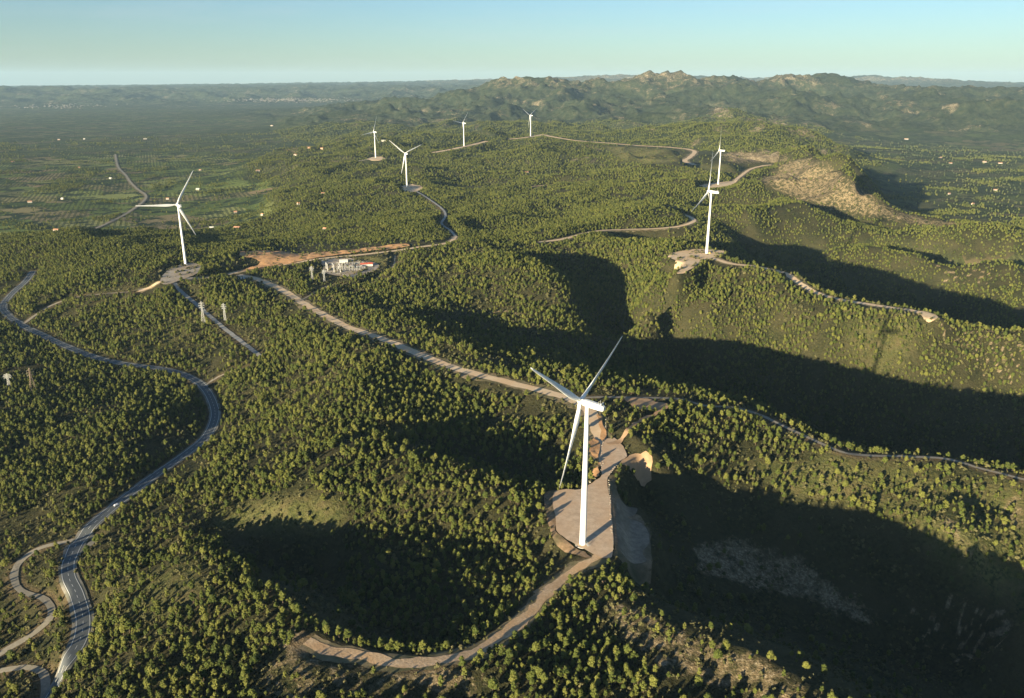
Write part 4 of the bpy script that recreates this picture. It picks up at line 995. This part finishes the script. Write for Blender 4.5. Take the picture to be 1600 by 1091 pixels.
# ------------------------------------------------------------------ vehicles
def van(px, py, z, rz, label, colr, L_=5.6, H_=2.5, name='parked_van', cat='van'):
    p = at(px, py, z); t = thing(name, (p[0], p[1], zat(p[0], p[1])[0]+.5), label, cat, None, rz)
    m = flat_mat('vehicle_paint', colr, 0.35, 0.5)
    b = bmesh.new(); pr = [(-L_/2,.45),(-L_/2,H_*.92),(-L_/2+.3,H_),(L_*.18,H_),(L_*.34,H_*.58),(L_*.5,H_*.5),(L_*.5,.45)]
    L0 = [b.verts.new((x,-1,z_)) for x, z_ in pr]; L1 = [b.verts.new((x,1,z_)) for x, z_ in pr]; b.faces.new(L0[::-1]); b.faces.new(L1)
    for k in range(len(pr)): b.faces.new((L0[k], L0[(k+1)%len(pr)], L1[(k+1)%len(pr)], L1[k]))
    bmesh.ops.recalc_face_normals(b, faces=b.faces); bmesh.ops.bevel(b, geom=b.edges[:], offset=.08, segments=2, affect='EDGES'); bm_obj('body', b, m, t)
    b = bmesh.new(); v = [b.verts.new(q) for q in ((L_*.19,-.85,H_*.96),(L_*.335,-.85,H_*.62),(L_*.335,.85,H_*.62),(L_*.19,.85,H_*.96))]
    for q in v: q.co.x += .05
    b.faces.new(v); bm_obj('windscreen', b, DARK, t)
    for x in (-L_*.32, L_*.33):
        for y in (-.95, .95):
            b = bmesh.new(); tube(b, [((x,y-.12,.38), .38, (0,1,0)), ((x,y+.12,.38), .38, (0,1,0))], 16); bm_obj('wheel', b, DARK, t)
van(380, 438, -13, 0.3, 'white van parked beside the dirt track below the left turbine', (0.8,0.8,0.78), 7.5, 3.0)
van(372, 441, -14, 2.2, 'white pickup parked near the white van', (0.75,0.75,0.74), 5.5, 2.0, 'parked_pickup', 'car')
van(1109, 396, 23, 1.2, 'yellow service van at the foot of the right hand turbine', (0.75,0.52,0.05), 6.0, 2.6)
van(183, 791, -48.5, 0.9, 'small white car on the road at the lay-by left of the bend', (0.8,0.8,0.8), 4.4, 1.5, 'parked_car', 'car')

# ------------------------------------------------------------------ boulders along the big pad
ROCKM = flat_mat('pale_boulder', (0.36,0.31,0.25), 0.95, 0.1, 1.2, 0.35)
rb = random.Random(8); BME = []
for k in range(4):
    b = bmesh.new(); bmesh.ops.create_icosphere(b, subdivisions=2, radius=1)
    for v in b.verts: v.co *= 1+rb.uniform(-.2,.2); v.co.z *= .7
    me = bpy.data.meshes.new('boulder'); b.to_mesh(me); b.free(); me.materials.append(ROCKM); BME.append(me)
lines_b = [[(951,752),(953,780),(955,815),(957,860)],[(942,692),(940,712),(942,726),(938,740),(928,750),(918,757)],[(978,713),(968,723),(958,734),(951,745)],[(947,659),(947,676),(947,686)]]
for L_ in lines_b:
    P = np.array([at(a, b_, 0)[:2] for a, b_ in L_]); arc = np.concatenate([[0], np.cumsum(np.hypot(*np.diff(P, axis=0).T))])
    for s_ in np.arange(0, arc[-1], 3.4):
        x = np.interp(s_, arc, P[:,0])+rb.uniform(-.5,.5); y = np.interp(s_, arc, P[:,1])+rb.uniform(-.5,.5)
        o = bpy.data.objects.new('boulder', BME[rb.randrange(4)]); col.objects.link(o); o.location = (x, y, zat(x, y)[0]+.55); q = rb.uniform(.35,.8); o.scale = (q,q*rb.uniform(.8,1.1),q); o.rotation_euler = (0,0,rb.uniform(0,6))
        tag(o, 'pale boulder in the rows lining the edges of the foreground turbine pad', 'boulder', 'boulders edging the turbine pad')

# ------------------------------------------------------------------ farmhouses of the plains
HS = [ # px, py, width, label
 (47,317,20,'long pale farmhouse on the green field near the left edge'),
 (98,312,16,'white farmhouse with a long shadow on the green field, right of the pale farmhouse'),
 (262,312,14,'white farmhouse just left of the left turbine hub, above the plain road'),
 (368,333,14,'white farmhouse in the middle of the green field right of the left turbine'),
 (371,358,26,'largest white farm building, at the foot of the field right of the left turbine'),
 (331,358,16,'farm building left of the largest white one, behind the left turbine tower'),
 (88,362,16,'white farmhouse on the small green field at the bottom left of the plain'),
 (92,219,24,'pale farmhouse on the far plain, left group, right of its orange shed'),
 (227,218,34,'bright white shed on the far plain above the plain road'),
 (132,218,20,'small white house on the far plain between the two larger sheds'),
 (124,263,20,'orange farmhouse in the middle of the left plain'),
 (173,280,18,'small farmhouse left of the bend of the plain road'),
 (425,197,34,'white house alone high on the far plain, left of centre'),
 (462,243,24,'white house with a red roof in the plain left of the far turbines'),
 (483,232,26,'orange house above the white house with a red roof'),
 (503,233,20,'cream house right of the orange house on the plain'),
 (403,268,22,'farmhouse in the scrub above and right of the left turbine blade'),
 (505,304,14,'lone small white house at the edge of the pine wood, left of centre'),
 (508,360,14,'small white hut in the pine wood above the substation'),
 (313,267,16,'small house just right of the upper blade tip of the left turbine'),
 (467,320,14,'small white hut between the green field and the pine wood'),
 (410,337,12,'white hut at the right edge of the green field'),
 (20,254,22,'white farmhouse on the plain at the far left edge'),
 (310,297,24,'low white greenhouse beyond the orchard rows'),
 (823,271,18,'small white house in the clearing below the farthest turbine'),
 (600,221,30,'white house behind the small turbine, right of its blade'),
 (1416,218,40,'white houses cluster block on the far right plain'),
 (1485,256,24,'white farmhouse left in the row of three on the right plain'),
 (1538,254,28,'white farmhouse in the middle of the row of three on the right plain'),
 (1563,256,30,'long white farmhouse at the right end of the row on the right plain'),
 (1520,320,18,'small bright farmhouse below the row on the right plain'),
 (1555,298,20,'small farmhouse near the right edge of the right plain'),
 (1470,247,18,'small white house just above the row on the right plain'),
 (1483,304,14,'tiny white hut right of the bare hill shadow'),
]
rh = random.Random(6)
for px, py, w_, lab in HS:
    p = hit(px, py); p[2] -= .2; om = 'orange' in lab
    house(p, lab, w_*.65, w_*.38, 3.8+w_*.04, rh.uniform(-.6,.6), flat_mat('farm_wall', (0.42,0.26,0.16) if om else [(0.30,0.28,0.24),(0.22,0.19,0.15),(0.36,0.33,0.29)][rh.randrange(3)]), PALEW if ('shed' in lab or 'greenhouse' in lab or rh.random() < .2) else TILE, group='farm buildings on the plains')
# far town under the left mountains: too small and many to count
b = bmesh.new(); rv = random.Random(12)
for k in range(420):
    px = rv.gauss(450, 45) if k < 330 else rv.gauss(90, 40); py = 156.5+rv.gauss(0, 1.6) if k < 330 else 166+rv.gauss(0,2)
    p = hit(px, py); s_ = rv.uniform(10, 26); box(b, (p[0], p[1], p[2]+3), (s_, s_*.6, 8), Matrix.Rotation(rv.uniform(0,3), 3, 'Z'))
tag(bm_obj('distant_town', b, flat_mat('town_white', (0.17,0.15,0.13), 0.9)), 'pale line of a distant town below the blue mountains at left', 'town', kind='stuff')

# ------------------------------------------------------------------ air
b = bmesh.new(); box(b, (0, 24000, 90), (110000, 60000, 1500))
g = bpy.data.materials.new('air'); g.use_nodes = True; g.node_tree.nodes.clear()
pv = g.node_tree.nodes.new('ShaderNodeVolumePrincipled'); oo = g.node_tree.nodes.new('ShaderNodeOutputMaterial')
pv.inputs['Color'].default_value = HAZE_COL; pv.inputs['Density'].default_value = HAZE_D; pv.inputs['Anisotropy'].default_value = 0.0
g.node_tree.links.new(pv.outputs[0], oo.inputs['Volume'])
hz = bm_obj('haze', b, g); tag(hz, 'thin blue haze lying over the whole landscape', 'haze', kind='stuff')
